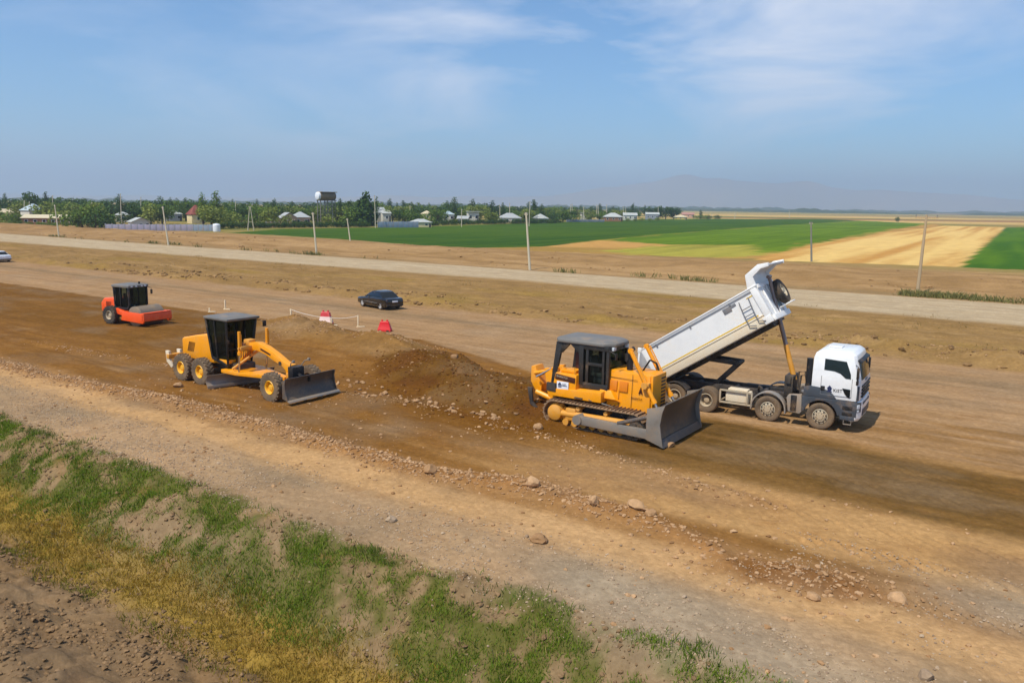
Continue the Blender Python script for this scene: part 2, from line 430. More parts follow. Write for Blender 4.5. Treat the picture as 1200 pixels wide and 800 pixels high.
    # wheel tracks pressed into the loose surface
    for yc, xa, xb, wd in ((21.6, -90, -35, .2), (23.7, -90, -35, .2), (26.3, -90, -56, .3), (31.75, -6, 14, .22), (34.0, -60, 14, .22), (36.0, -50, 14, .2), (31.75, -40, -15, .2), (43.7, -120, 14, .3), (45.4, -120, 14, .3), (40.6, -120, 14, .25), (16.3, -60, -8, .2), (17.7, -60, -8, .2)):
        yy = yc+.35*fbm(X/16, X*0+yc, 2, int(yc*7)); k_ = np.exp(-((Y-yy)/wd)**4)*sstep(xa, xa+6, X)*sstep(xb, xb-6, X)*np.clip(.55+.7*fbm(X/3, Y/.4, 3, 67), 0, 1)
        c = c*(1-.16*k_[..., None])
    # beyond
    bm_ = mx(Z0*S(166, 132, 92), Z0*S(150, 118, 80), .5+1.5*n1)
    bm_ = mx(bm_, Z0*S(148, 122, 88), np.exp(-((Y-89.6)/1.4)**2)[..., None])
    bm_ = mx(bm_, Z0*S(176, 142, 102), np.clip(fbm(X/20, Y/3, 3, 83)[..., None]*2, 0, .8))
    c = mx(c, bm_, st(87.3, 88.4, Y+.4*n2[..., 0]))
    far = Y > 112
    if far.any():
        Xf, Yf = X[far], Y[far]
        cf = c[far]; D = -Xf*.574+Yf*.819; L = Xf*.819+Yf*.574
        m1 = fbm(L/260, D/60, 3, 91)[:, None]; m2 = fbm(L/90, D/18, 3, 92)[:, None]
        base = mx(np.ones((len(Xf), 1))*S(158, 134, 84), np.ones((len(Xf), 1))*S(120, 122, 62), .5+1.5*m2)
        cf = mx(cf, base, sstep(126, 140, Yf+4*n1[far][:, 0])[:, None])
        bands = mx(np.ones((len(Xf), 1))*S(206, 172, 112), np.ones((len(Xf), 1))*S(160, 120, 80), sstep(-.1, .15, fbm(L/900, D/160, 2, 95))[:, None])
        bands = mx(bands, np.ones((len(Xf), 1))*S(110, 124, 66), sstep(.12, .3, fbm(L/700, D/120, 2, 97))[:, None])
        cf = mx(cf, bands, sstep(520, 640, D)[:, None])
        wob = .9*n2[far][:, 0]
        cols = dict(tan=(196, 150, 88), green=(52, 84, 14), mid=(84, 112, 28), olive=(146, 140, 62), wheat=(228, 192, 124), green2=(64, 102, 22))
        for k, poly in FIELDS:
            wv = 1.0 if k in ('green', 'green2', 'wheat') else 4.0
            wv = .35 if k in ('wheat', 'green2') else wv
            ins = inpoly(Xf+wob*1.5*wv, Yf+wob*1.2*wv+(3*m2[:, 0] if wv > 1 else 0), poly)[:, None]
            cc = np.ones((len(Xf), 1))*S(*cols[k])
            if k == 'wheat':
                rows = fbm((Xf+.062*Yf)/2.6, Yf/120, 3, 98)[:, None]
                cc = mx(cc, np.ones((len(Xf), 1))*S(196, 146, 80), .35+1.5*rows+.15*m2)
            elif k in ('tan',): cc = mx(cc, np.ones((len(Xf), 1))*S(160, 128, 70), .4+1.5*m2)
            else: cc = mx(cc, cc*1.3+np.array([.022, .012, 0]), .4+1.3*m1+.5*m2+1.2*fbm((Xf+.062*Yf)/1.8, Yf/60, 3, 99)[:, None])
            cf = np.where(ins, cc, cf)
        c[far] = cf
    c = c*(1+.10*nf+.10*n2)
    return np.clip(c, .01, .9)

def axis(lo, hi, step, out_lo, out_hi, g=1.18, fine=None):
    core = np.arange(lo, hi+step*.5, step) if fine is None else np.concatenate([np.arange(lo, fine[0], step), np.arange(fine[0], fine[1], fine[2]), np.arange(fine[1], hi+step*.5, step)]); a = []; s = step; v = lo
    while v > out_lo: s *= g; v -= s; a.append(v)
    b = []; s = step; v = core[-1]
    while v < out_hi: s *= g; v += s; b.append(v)
    return np.concatenate([a[::-1], core, b])
def geo(lo, hi, s0, g, smax=1e9):
    v = [lo]; s = s0
    while v[-1] < hi: v.append(v[-1]+s); s = min(s*g, smax)
    return np.array(v)
bands = [
 (axis(-92, 12, .14, -15000, 9000, 1.18, (-12, 1.5, .06)), np.concatenate([[-600, -200, -60, -20, -6, 0, 3, 4.5, 5.5], np.arange(6, 40.01, .1)])),
 (axis(-260, 40, .34, -15000, 9000), np.arange(40, 89.01, .25)),
 (axis(-560, 60, 1.1, -15000, 9000, 1.12), np.concatenate([geo(89, 15000, .45, 1.018)])),
]
CO, FA, CC, off = [], [], [], 0
for xs, ys in bands:
    X, Y = np.meshgrid(xs, ys)
    Z = height(X, Y)
    if ys[0] > 80: Z[0] = 0
    Z = Z*np.where((X < -9000) | (X > 8000), 0, 1)
    CO.append(np.stack([X, Y, Z], -1).reshape(-1, 3)); CC.append(colour(X, Y).reshape(-1, 3))
    ny, nx = X.shape
    i = (np.arange(ny-1)[:, None]*nx+np.arange(nx-1)[None]).ravel()+off
    FA.append(np.stack([i, i+1, i+1+nx, i+nx], -1)); off += nx*ny
CO = np.concatenate(CO); FA = np.concatenate(FA); CC = np.concatenate(CC)
def ground_mat():
    m, nt, b, out = mat_new('soil')
    at_ = N(nt, 'ShaderNodeAttribute', attribute_name='soil_colour')
    geo_ = N(nt, 'ShaderNodeNewGeometry')
    n1 = N(nt, 'ShaderNodeTexNoise', Scale=5.0, Detail=9.0, Roughness=.7)
    n2 = N(nt, 'ShaderNodeTexNoise', Scale=.55, Detail=6.0, Roughness=.65)
    vo = N(nt, 'ShaderNodeTexVoronoi', Scale=9.0)
    vo2 = N(nt, 'ShaderNodeTexVoronoi', Scale=3.1)
    for n in (n1, n2, vo, vo2): nt.links.new(geo_.outputs['Position'], n.inputs['Vector'])
    f = ramp(nt, n1.outputs[0], .28, .72, (.80, .78, .76), (1.18, 1.19, 1.20))
    c = mixc(nt, 1.0, at_.outputs['Color'], f, 'MULTIPLY')
    f2 = ramp(nt, n2.outputs[0], .3, .7, (.90, .89, .88), (1.09, 1.09, 1.08))
    c = mixc(nt, 1.0, c, f2, 'MULTIPLY')
    peb = ramp(nt, vo.outputs['Color'], .55, .95, (.88, .88, .88), (1.3, 1.3, 1.32))
    c = mixc(nt, .35, c, mixc(nt, 1.0, c, peb, 'MULTIPLY'))
    nt.links.new(c, b.inputs['Base Color'])
    b.inputs['Roughness'].default_value = .98; b.inputs['Specular IOR Level'].default_value = .03
    h1 = N(nt, 'ShaderNodeBump', Strength=.55, Distance=.06); nt.links.new(n1.outputs[0], h1.inputs['Height'])
    h2 = N(nt, 'ShaderNodeBump', Strength=.35, Distance=.03, invert=True); nt.links.new(vo.outputs['Distance'], h2.inputs['Height'])
    nt.links.new(h1.outputs[0], h2.inputs['Normal']); nt.links.new(h2.outputs[0], b.inputs['Normal'])
    return m
ground = raw_mesh('ground', CO, FA, ground_mat(), True, 4)
a = ground.data.color_attributes.new('soil_colour', 'FLOAT_COLOR', 'POINT')
a.data.foreach_set('color', np.concatenate([CC, np.ones((len(CC), 1))], 1).astype(np.float32).ravel())
tag(ground, kind='structure')
del CO, FA, CC
def gz(x, y): return float(height(np.array([x]), np.array([y]))[0])
# ------------------------------------------------------------------ wheels
def make_wheel(root, x, y, R, w, rr, side, tyre, rim, style='truck', lug=0, z=None):
    """tyre mesh 'wheel' with a 'rim' below it; side=-1 is the face seen by the camera"""
    z = R if z is None else z
    h = w/2
    m = MB()
    prof = [(rr, -h*.72), (rr+.02, -h*.86), (R*.80, -h*1.0), (R*.93, -h*.97), (R*.985, -h*.80), (R, -h*.5), (R, h*.5), (R*.985, h*.80), (R*.93, h*.97), (R*.80, h), (rr+.02, h*.86), (rr, h*.72)]
    m.lathe(prof, (0, 0, 0), 36, 'y', closed=True)
    if lug:
        n = lug
        for k in range(n):
            for s in (-1, 1):
                t = 2*math.pi*(k+(.5 if s > 0 else 0))/n
                rot = Matrix.Rotation(-t, 3, 'Y')
                tw = Matrix.Rotation(s*R_(32), 3, 'X')
                m.box(rot @ Vector((R-.005, s*h*.48, 0)), (.05*R/.6, h*1.02, .075*R/.6), .006, rot @ tw)
    o = m.build('wheel', MT[tyre], root, 40, (x, y, z))
    g = MB(); f = side*h
    if style == 'deep':          # dual rear: dished disc
        g.lathe([(rr+.005, f*.8), (rr-.02, f*.86), (rr-.05, f*.7), (rr-.07, f*.1), (.12, f*.05), (.11, f*.45), (.0, f*.5)], (0, 0, 0), 28, caps=False)
        for k in range(10):
            t = 2*math.pi*k/10; g.cyl((.18*math.cos(t), f*.05, .18*math.sin(t)), (.18*math.cos(t), f*.2, .18*math.sin(t)), .018, n=6)
    elif style == 'front':       # bulged disc with hand holes
        g.lathe([(rr+.005, f*.78), (rr-.02, f*.9), (rr-.05, f*.72), (.2, f*1.02), (.13, f*1.02), (.11, f*1.22), (0, f*1.25)], (0, 0, 0), 28, caps=False)
        for k in range(10):
            t = 2*math.pi*k/10; c = Vector((.155*math.cos(t), f*1.0, .155*math.sin(t)))
            g.cyl(c, c+Vector((0, side*.05, 0)), .018, n=6)
    elif style == 'machine':     # grader/roller: deep yellow dish with hub
        g.lathe([(rr+.006, f*.80), (rr-.015, f*.92), (rr-.05, f*.80), (rr-.08, f*.25), (rr*.45, f*.2), (rr*.40, f*.48), (rr*.3, f*.52), (0, f*.54)], (0, 0, 0), 28, caps=False)
        for k in range(8):
            t = 2*math.pi*k/8; c = Vector((rr*.56*math.cos(t), f*.2, rr*.56*math.sin(t)))
            g.cyl(c, c+Vector((0, side*.04, 0)), .022, n=6)
    elif style == 'car':
        g.lathe([(rr+.004, f*.84), (rr-.02, f*.95), (rr-.03, f*.8), (.06, f*.86), (.05, f*.98), (0, f*.98)], (0, 0, 0), 24, caps=False)
        for k in range(8):
            t = 2*math.pi*k/8; rot = Matrix.Rotation(-t, 3, 'Y')
            g.box(rot @ Vector((rr*.55, f*.9, 0)), (rr*.8, .02, .05), .004, rot)
    if style == 'front':
        g.mi = 1
        for k in range(10):
            t = 2*math.pi*(k+.5)/10; c = Vector((.235*math.cos(t), f*.90, .235*math.sin(t)))
            g.cyl(c, c+Vector((0, side*.035, 0)), .026, n=8)
    g.build('rim', [MT[rim], MT['black']], o, 35)
    return o

def Mside(x, y, z, h=1.0):       # text plane facing -y, reading along +x
    return Matrix.Translation((x, y, z)) @ Matrix.Rotation(R_(90), 4, 'X')

# ------------------------------------------------------------------ tipper truck, origin under its front axle
TX, TY = -7.62, 32.87
truck = empty('tipper_truck', (TX, TY, gz(TX, TY)), R_(3.4), 'white four-axle tipper truck with its dump body raised behind the bulldozer', 'truck')
def build_truck():
    root = truck
    m = MB()
    for s in (-1, 1):
        m.box((-2.75, s*.40, .98), (7.9, .09, .28), .01)
    for x in (-6.6, -5.2, -3.6, -2.4, -1.0, .6): m.box((x, 0, .96), (.14, .72, .2), .01)
    for x in (0, -2.0, -4.55, -5.92): m.box((x, 0, .53), (.14, 1.8, .14), .02)
    for x in (-4.55, -5.92): m.lathe([(.01, -.2), (.2, -.12), (.24, 0), (.2, .12), (.01, .2)], (x, 0, .53), 14)
    m.box((-5.2, 0, .7), (.5, 1.0, .16), .03)
    m.box((-.05, 0, .85), (1.1, .8, .7), .05)
    m.cyl((-3.3, 0, .8), (-5.0, 0, .72), .06)
    m.box((-2.45, .72, .8), (.7, .5, .5), .04); m.box((-3.0, .85, .75), (1.0, .6, .5), .05)
    m.box((-.8, -.3, 1.25), (.35, .5, .3), .03)
    m.build('chassis', MT['frame'], root)
    for x, st, ww in ((0, 'front', .32), (-2.0, 'front', .32), (-4.55, 'deep', .62), (-5.92, 'deep', .62)):
        for s in (-1, 1):
            make_wheel(root, x, s*(1.25-ww/2), .525, ww, .29, s, 'rubber_dusty', 'rimsteel', st, 0)
    # cab shell: rings along height (x rear, x front, half width)
    m = MB()
    def ring(z, xr, xf, hw, c=.14):
        return [(xr, -hw, z), (xf-c, -hw, z), (xf-.02, -hw+c*1.2, z), (xf, 0, z), (xf-.02, hw-c*1.2, z), (xf-c, hw, z), (xr, hw, z)]
    m.loft([ring(1.28, -.40, 1.48, 1.235), ring(1.95, -.40, 1.52, 1.245), ring(2.10, -.40, 1.47, 1.235), ring(2.82, -.39, 1.27, 1.17), ring(3.00, -.33, 1.20, 1.13), ring(3.11, -.10, 1.02, 1.02)], bevel=.03)
    m.box((.2, .0, 3.14), (.5, .5, .05), .02)
    cab = m.build('cab', MT['white'], root, 50)
    # side glass follows the tumblehome
    def sideglass(s, pts, off=.012):
        def yy(z): return (1.245-(max(z, 2.0)-2.0)*.105 if z > 2.1 else 1.24)
        t = MB()
        a = [(x, s*(yy(z)+off), z) for x, z in pts]; b = [(x, s*(yy(z)-.03), z) for x, z in pts]
        n = len(pts)
        t.add(a+b, [tuple(range(n)), tuple(range(2*n-1, n-1, -1))]+[(i, (i+1) % n, n+(i+1) % n, n+i) for i in range(n)])
        return t
    for s in (-1, 1):
        d = MB()
        d.M = Matrix.Identity(4)
        door = MB()
        for x0, x1, z0, z1 in ((-.06, -.045, 1.42, 2.86), (1.10, 1.115, 1.42, 2.3)):
            door.box(((x0+x1)/2, s*1.243, 1.78), (.014, .03, .72), 0)
        door.box((.53, s*1.243, 1.42), (1.18, .03, .014), 0)
        dr = door.build('door', MT['plate'], root)
        h = MB(); h.box((.02, s*1.256, 1.66), (.16, .03, .18), .03); h.build('handle', MT['black'], dr)
        sideglass(s, [(.02, 2.80), (.80, 2.76), (1.02, 2.30), (1.04, 2.12), (.82, 2.12), (.62, 2.28), (.40, 2.35), (.02, 2.37)]).build('side_window', MT['glass'], root)
        q = MB(); q.prism([(.72, 1.74), (1.06, 1.72), (1.06, 1.38), (.94, 1.42), (.82, 1.54)], s*1.225, s*1.262, 'y', .006); q.build('lower_window', MT['glass'], root)
    # windscreen
    w = MB()
    zs = [(2.08, 1.492, 1.08), (2.40, 1.40, 1.05), (2.76, 1.292, 1.00)]
    rings = []
    for z, xf, hw in zs:
        rings.append([(xf-.15, -hw-.06, z), (xf+.006, -hw+.18, z), (xf+.022, 0, z), (xf+.006, hw-.18, z), (xf-.15, hw+.06, z), (xf-.2, 0, z)])
    w.loft(rings); w.build('windscreen', MT['glass'], root, 60)
    v = MB(); v.prism([(1.24, 2.84), (1.42, 2.76), (1.43, 2.73), (1.2, 2.79)], -1.02, 1.02, 'y', .008); v.build('sun_visor', MT['black'], root)
    # lower grey body: side panels with wheel arch
    def arch_panel(x0, x1, z0, z1, R, zc=.53, xc=0.0):
        pts = [(x0, z1), (x0, z0)]
        xa = xc-math.sqrt(max(0, R*R-(z0-zc)**2)); xb = xc+math.sqrt(max(0, R*R-(z0-zc)**2))
        a0 = math.atan2(z0-zc, xa-xc); a1 = math.atan2(z0-zc, xb-xc)
        for k in range(13):
            t = a0+(a1-a0)*k/12 if a0 > a1 else (a0+2*math.pi)+(a1-a0-2*math.pi)*k/12
            pts.append((xc+R*math.cos(t), zc+R*math.sin(t)))
        pts += [(x1, z0), (x1, z1)]
        return pts
    for s in (-1, 1):
        p = MB()
        p.prism(arch_panel(-.72, 1.40, .66, 1.27, .63), s*1.05, s*1.245, 'y', .012)
        p.prism([(-.68, 1.28), (.55, 1.28), (.42, 1.46), (.20, 1.60), (-.10, 1.68), (-.41, 1.70), (-.66, 1.62)], s*1.10, s*1.252, 'y', .012)
        p.box((1.02, s*1.15, .60), (.62, .2, .16), .02)
        pp = p.build('lower_panel', MT['truckgrey'], root)
        st = MB()
        st.box((1.00, s*1.20, .99), (.44, .1, .16), .012); st.box((1.00, s*1.20, .76), (.44, .1, .14), .012)
        st.build('step_recess', MT['black'], pp)
        fr = MB()
        fr.tube([(.86, s*1.22, .56), (.86, s*1.22, .36), (1.20, s*1.22, .36), (1.20, s*1.22, .56)], .025, 6); fr.build('foot_step', MT['lightsteel'], root)
        # fender of the second axle
        f2 = MB(); ring_o = [( -2.0+.70*math.cos(t), .53+.70*math.sin(t)) for t in np.linspace(R_(-8), R_(188), 15)]
        ring_i = [(-2.0+.65*math.cos(t), .53+.65*math.sin(t)) for t in np.linspace(R_(188), R_(-8), 15)]
        f2.prism(ring_o+ring_i, s*.92, s*1.25, 'y', .006)
        f2.prism([(-1.3, 1.1), (-1.24, 1.22), (-.74, 1.28), (-.70, .62), (-.78, .52), (-1.22, .56)], s*1.0, s*1.22, 'y', .01)
        fo = f2.build('fender', MT['fender'], root)
        lad = MB(); lad.box((-1.02, s*1.235, .92), (.22, .04, .62), .01); lad.build('air_filter', MT['black'], fo)
    # front: panel, grille, bumper
    g = MB()
    for k in range(4): g.box((1.515-.0*k, 0, 1.84-.14*k), (.07, 1.9-.06*k, .07), .012)
    g.build('grille', MT['black'], root)
    g = MB(); g.box((1.505, 0, 1.98), (.03, .5, .1), .01); g.build('badge', MT['plate'], root)
    bpm = MB()
    bpm.loft([[(1.1, -1.235, z), (1.38+dx, -1.235, z), (1.55+dx, -1.0, z), (1.58+dx, 0, z), (1.55+dx, 1.0, z), (1.38+dx, 1.235, z), (1.1, 1.235, z)] for z, dx in ((.50, -.10), (.62, 0), (1.10, .02), (1.27, -.04))], bevel=.02)
    bpm.build('bumper', MT['white'], root, 50)
    bp2 = MB(); bp2.box((1.565, 0, .80), (.06, 1.5, .26), .015); bp2.box((1.55, 0, 1.14), (.08, 1.4, .08), .012); bp2.build('bumper_insert', MT['truckgrey'], root)
    for s in (-1, 1):
        b = MB(); b.loft([[(1.24, s*1.248, z), (1.40, s*1.245, z), (1.555, s*1.02, z), (1.40, s*1.0, z)] for z in (.86, 1.24)], bevel=.01); hb = b.build('headlight_housing', MT['truckgrey'], root)
        b = MB(); b.box((1.45, s*1.17, 1.08), (.08, .16, .16), .02, Matrix.Rotation(s*R_(38), 3, 'Z')); b.box((1.45, s*1.17, .92), (.07, .12, .08), .02, Matrix.Rotation(s*R_(38), 3, 'Z')); b.build('headlight', MT['lampclear'], hb)
        c = MB(); c.box((1.37, s*1.19, 1.60), (.14, .10, .56), .02, Matrix.Rotation(s*R_(28), 3, 'Z')); c.build('corner_deflector', MT['truckgrey'], root)
        mr = MB(); mr.box((1.36, s*1.40, 2.38), (.10, .2, .44), .03); mr.box((1.36, s*1.40, 2.04), (.10, .2, .18), .03)
        mr.tube([(1.2, s*1.15, 2.66), (1.34, s*1.36, 2.64), (1.34, s*1.36, 1.98)], .018, 6); mr.build('mirror', MT['black'], root)
    # behind the cab
    m = MB(); m.cyl((-.56, -.98, 1.55), (-.56, -.98, 2.72), .12, n=14); m.box((-.58, -.98, 1.6), (.2, .2, .3), .03); m.build('air_intake', MT['black'], root)
    m = MB(); m.box((-.62, -1.12, 1.42), (.3, .06, .1), .01); m.build('marker_plate', MT['plate'], root)
    m = MB(); m.box((-1.42, 0, 1.40), (.34, .95, .85), .03); m.box((-1.42, -.52, 1.65), (.18, .05, .3), .01); m.tube([(-1.0, -.5, 1.3), (-.95, -.5, 1.9), (-.8, -.45, 1.95), (-.7, -.4, 1.5)], .04, 8); m.tube([(-1.1, -.3, 1.3), (-1.08, -.3, 2.0), (-.85, -.3, 2.05), (-.75, -.3, 1.5)], .035, 8)
    m.build('hoist_bracket', MT['frame'], root)
    # tank between second and third axle
    m = MB(); m.box((-3.26, -.86, .82), (.98, .58, .44), .06); m.box((-3.3, -.78, 1.08), (.8, .4, .06), .02)
    tk = m.build('fuel_tank', MT['cream'], root)
    m = MB()
    for z in (.56, 1.06): m.box((-3.30, -1.2, z), (1.34, .06, .07), .01)
    for x in (-3.95, -2.66, -2.84): m.box((x, -1.2, .81), (.07, .06, .5), .01)
    for x in (-3.95, -2.66): m.box((x, -.85, .58), (.06, .7, .06), .01)
    m.build('side_guard', MT['rimsteel'], root)
    m = MB(); m.cyl((-2.72, -.62, .86), (-2.72, -1.02, .86), .13); m.tube([(-2.6, -.5, 1.1), (-2.5, -.7, 1.3), (-2.35, -.9, 1.26), (-2.3, -.9, 1.05)], .05, 8); m.cyl((-3.5, -.8, .42), (-2.75, -.8, .40), .09); m.build('exhaust', MT['frame'], root)
    for s in (-1, 1):
        f4 = MB(); o_ = [(-5.92+.62*math.cos(t), .53+.62*math.sin(t)) for t in np.linspace(R_(30), R_(175), 10)]; i_ = [(-5.92+.59*math.cos(t), .53+.59*math.sin(t)) for t in np.linspace(R_(175), R_(30), 10)]
        f4.prism(o_+i_, s*.66, s*1.25, 'y', 0); f4.build('rear_fender', MT['frame'], root)
    # dump body, its own axis at the rear hinge
    ang = R_(33.4)
    body = MB(); L = 5.36
    x0 = -.25
    outer = [(-1.18, 0), (1.18, 0), (1.25, .08), (1.25, 1.56), (1.17, 1.56), (1.16, .30), (.92, .09), (-.92, .09), (-1.16, .30), (-1.17, 1.56), (-1.25, 1.56), (-1.25, .08)]
    body.prism(outer, x0, L, 'x', 0)
    body.add([(L-.07, y, z) for y, z in ((-.92, .07), (.92, .07), (1.16, .40), (1.17, 1.56), (-1.17, 1.56), (-1.16, .40))]+[(L+.02, y, z) for y, z in ((-.96, .0), (.96, .0), (1.235, .36), (1.24, 1.60), (-1.24, 1.60), (-1.235, .36))], [(0,1,2,3,4,5),(11,10,9,8,7,6)]+[(i, (i+1) % 6, 6+(i+1) % 6, 6+i) for i in range(6)])
    dump = body.build('dump_body', MT['bodywhite'], root, 30, (-6.42, 0, 1.16)); dump.rotation_euler = (0, -ang, 0)
    for s in (-1, 1):
        q = MB(); q.box((L/2-.1, s*1.262, 1.50), (L+.2, .035, .045), .006); q.box((L/2-.1, s*1.255, 1.575), (L+.3, .10, .06), .012)
        q.build('top_rail', MT['bodywhite'], dump)
    for s in (-1, 1):
        q = MB(); q.box((L/2-.2, s*1.262, 1.42), (L-.1, .02, .030), .004)
        for x in (.5, 2.2, 4.1): q.box((x, s*1.275, 1.40), (.06, .05, .12), .01)
        q.build('tarp_cord', MT['plate'], dump)
    for s in (-1, 1):
        q = MB()
        q.box((2.45, s*1.2535, .475), (4.9, .012, .05), 0); q.box((5.0, s*1.2535, 1.28), (.40, .012, .045), 0); q.box((5.18, s*1.2535, 1.12), (.045, .0125, .28), 0)
        q.build('reflective_stripe', MT['stripe'], dump)
    for s in (-1, 1):
        q = MB(); q.box((L/2-.12, s*1.258, .20), (L+.22, .022, .34), .004); q.box((L/2-.12, s*1.27, .40), (L+.22, .045, .05), .008)
        q.build('lower_skirt', MT['cream'], dump)
    for s in (-1, 1):
        q = MB(); q.box((x0+.12, s*1.275, .78), (.24, .05, 1.5), .02); q.build('rear_post', MT['bodywhite'], dump)
        q = MB(); q.box((L-.14, s*1.275, .80), (.26, .06, 1.46), .02); q.box((L-.2, s*1.24, .16), (.36, .16, .3), .02); q.build('corner_post', MT['bodywhite'], dump)
    q = MB()
    q.box((L+.02, 0, .12), (.16, 2.36, .22), .02); q.box((L+.02, 0, 1.52), (.14, 2.4, .16), .02)
    for y in (-.7, 0, .7): q.box((L+.05, y, .8), (.06, .12, 1.3), .02)
    q.build('front_wall_rib', MT['bodywhite'], dump)
    q = MB(); q.prism([(3.72, 1.36), (4.32, 1.36), (4.32, 1.26), (4.08, 1.24), (4.08, 1.14), (3.72, 1.14)], -1.275, -1.25, 'y', .004); q.build('data_plate', MT['plate'], dump)
    ld = MB()
    for x in (4.42, 4.84): ld.tube([(x+.06, -1.30, 1.30), (x, -1.33, .75), (x-.02, -1.34, .28), (x+.24, -1.34, .16)], .022, 6)
    for z in (.95, .66): ld.tube([(4.42, -1.33, z), (4.84, -1.33, z)], .018, 6)
    ld.build('ladder', MT['plate'], dump)
    # canopy over the cab, thick plate with side cheeks
    cp = MB()
    cp.prism([(5.20, 1.58), (5.26, 2.08), (5.84, 2.20), (6.22, 2.06), (6.20, 2.01), (5.84, 2.13), (5.34, 2.02), (5.28, 1.58)], -1.20, 1.20, 'y', .006)
    for s in (-1, 1):
        cp.prism([(5.02, 1.57), (5.22, 2.12), (5.86, 2.25), (6.26, 2.10), (6.20, 1.97), (5.88, 2.04), (5.46, 1.92), (5.42, 1.57)], s*1.27, s*1.19, 'y', .01)
    cp.build('canopy', MT['bodywhite'], dump)
    q = MB(); q.box((4.82, 1.22, 1.74), (.1, .08, .30), .02); q.box((4.74, 1.22, 1.64), (.26, .08, .1), .02); q.cyl((4.72, 1.2, 1.64), (4.86, 1.2, 1.88), .03); q.build('tarp_crank', MT['black'], dump)
    # tail gate hangs from the top rear corners
    tg = MB(); tg.box((0, 0, -.72), (.09, 2.42, 1.42), .02)
    for y in (-.8, 0, .8): tg.box((-.06, y, -.72), (.06, .1, 1.36), .01)
    for s in (-1, 1): tg.box((-.0, s*1.18, .0), (.16, .08, .22), .02)
    t = tg.build('tailgate', MT['bodywhite'], dump, 30, (-.34, 0, 1.60)); t.rotation_euler = (0, ang+R_(3), 0)
    # spare wheel on the front wall
    sp = MB(); prof = [(.29, -.13), (.42, -.155), (.50, -.13), (.525, -.08), (.525, .08), (.50, .13), (.42, .155), (.29, .13)]
    sp.lathe(prof, (5.72, .40, .96), 30, 'x', closed=True)
    sw = sp.build('spare_wheel', MT['rubber'], dump, 40)
    sp = MB(); sp.lathe([(.29, .10), (.27, .13), (.24, .02), (.12, .04), (.1, .12), (0, .12)], (5.72, .40, .96), 24, 'x', caps=False); sp.build('rim', MT['rimsteel'], sw)
    q = MB(); q.box((5.68, .40, .40), (.60, .5, .05), .01); q.box((5.50, .40, .96), (.24, .2, .2), .01); q.build('spare_carrier', MT['bodywhite'], dump)
    q = MB()
    for s in (-1, 1): q.box((2.5, s*.42, -.10), (5.2, .1, .2), .01)
    for x in np.arange(.3, 5.4, .6): q.box((x, 0, -.05), (.1, 1.9, .1), .01)
    q.box((5.1, -.9, -.1), (.14, .2, .14), .01); q.box((.0, 0, -.12), (.5, 1.1, .24), .03)
    q.build('subframe', MT['frame'], dump)
    # telescopic hoist at the front wall
    A = Vector((-1.30, 0, 1.60)); B = Vector((-6.42, 0, 1.16))+Matrix.Rotation(-ang, 3, 'Y') @ Vector((5.72, -.1, 1.68))
    d = B-A
    h = MB(); h.cyl(A, A+d*.34, .105); h.build('hoist_cylinder', MT['yellow_dusty'], root)
    h = MB(); h.cyl(A+d*.30, A+d*.66, .088); h.cyl(A+d*.62, B, .072); h.cyl(A+d*.63, A+d*.66, .10); h.cyl(B-Vector((0, .2, 0)), B+Vector((0, .2, 0)), .07); h.build('hoist_ram', MT['ram'], root)
    # body stabiliser under the raised floor
    P0 = Vector((-6.42, 0, 1.16))+Matrix.Rotation(-ang, 3, 'Y') @ Vector((1.95, 0, -.15))
    P1 = Vector((-3.55, 0, 2.06)); P2 = Vector((-4.42, 0, 1.12))
    st = MB()
    for y in (-.34, .34):
        for a_, b_ in ((P0, P1), (P1, P2)):
            dd = b_-a_; rot = dd.to_track_quat('X', 'Z').to_matrix()
            st.box((a_+b_)/2+Vector((0, y, 0)), (dd.length+.1, .09, .17), .01, rot)
    st.cyl(P1-Vector((0, .46, 0)), P1+Vector((0, .46, 0)), .07); st.box((P0+P1)/2, (.5, .6, .06), .01, (P1-P0).to_track_quat('X', 'Z').to_matrix())
    st.build('stabiliser', MT['frame'], root)
    # door lettering and emblem
    for o in root.children_recursive:
        if o.type == 'MESH' and not (o == dump or o.parent == dump or (o.parent and o.parent.parent == dump)) and not o.name.startswith(('wheel', 'rim')) and o.location.length < .01:
            for v in o.data.vertices:
                if v.co.x > .85: v.co.x = .85+(v.co.x-.85)*.80
    text_mesh('door_lettering', 'KIST', .17, MT['rom'], cab, Mside(.57, -1.250, 1.62))
    e = MB(); e.cyl((.27, -1.23, 1.64), (.27, -1.254, 1.64), .075, n=18); e.prism([(.17, 1.68), (.27, 1.80), (.37, 1.68)], -1.258, -1.23, 'y', 0); e.box((.27, -1.245, 1.555), (.19, .03, .03), 0)
    e.build('door_emblem', MT['signblue'], cab)
build_truck()

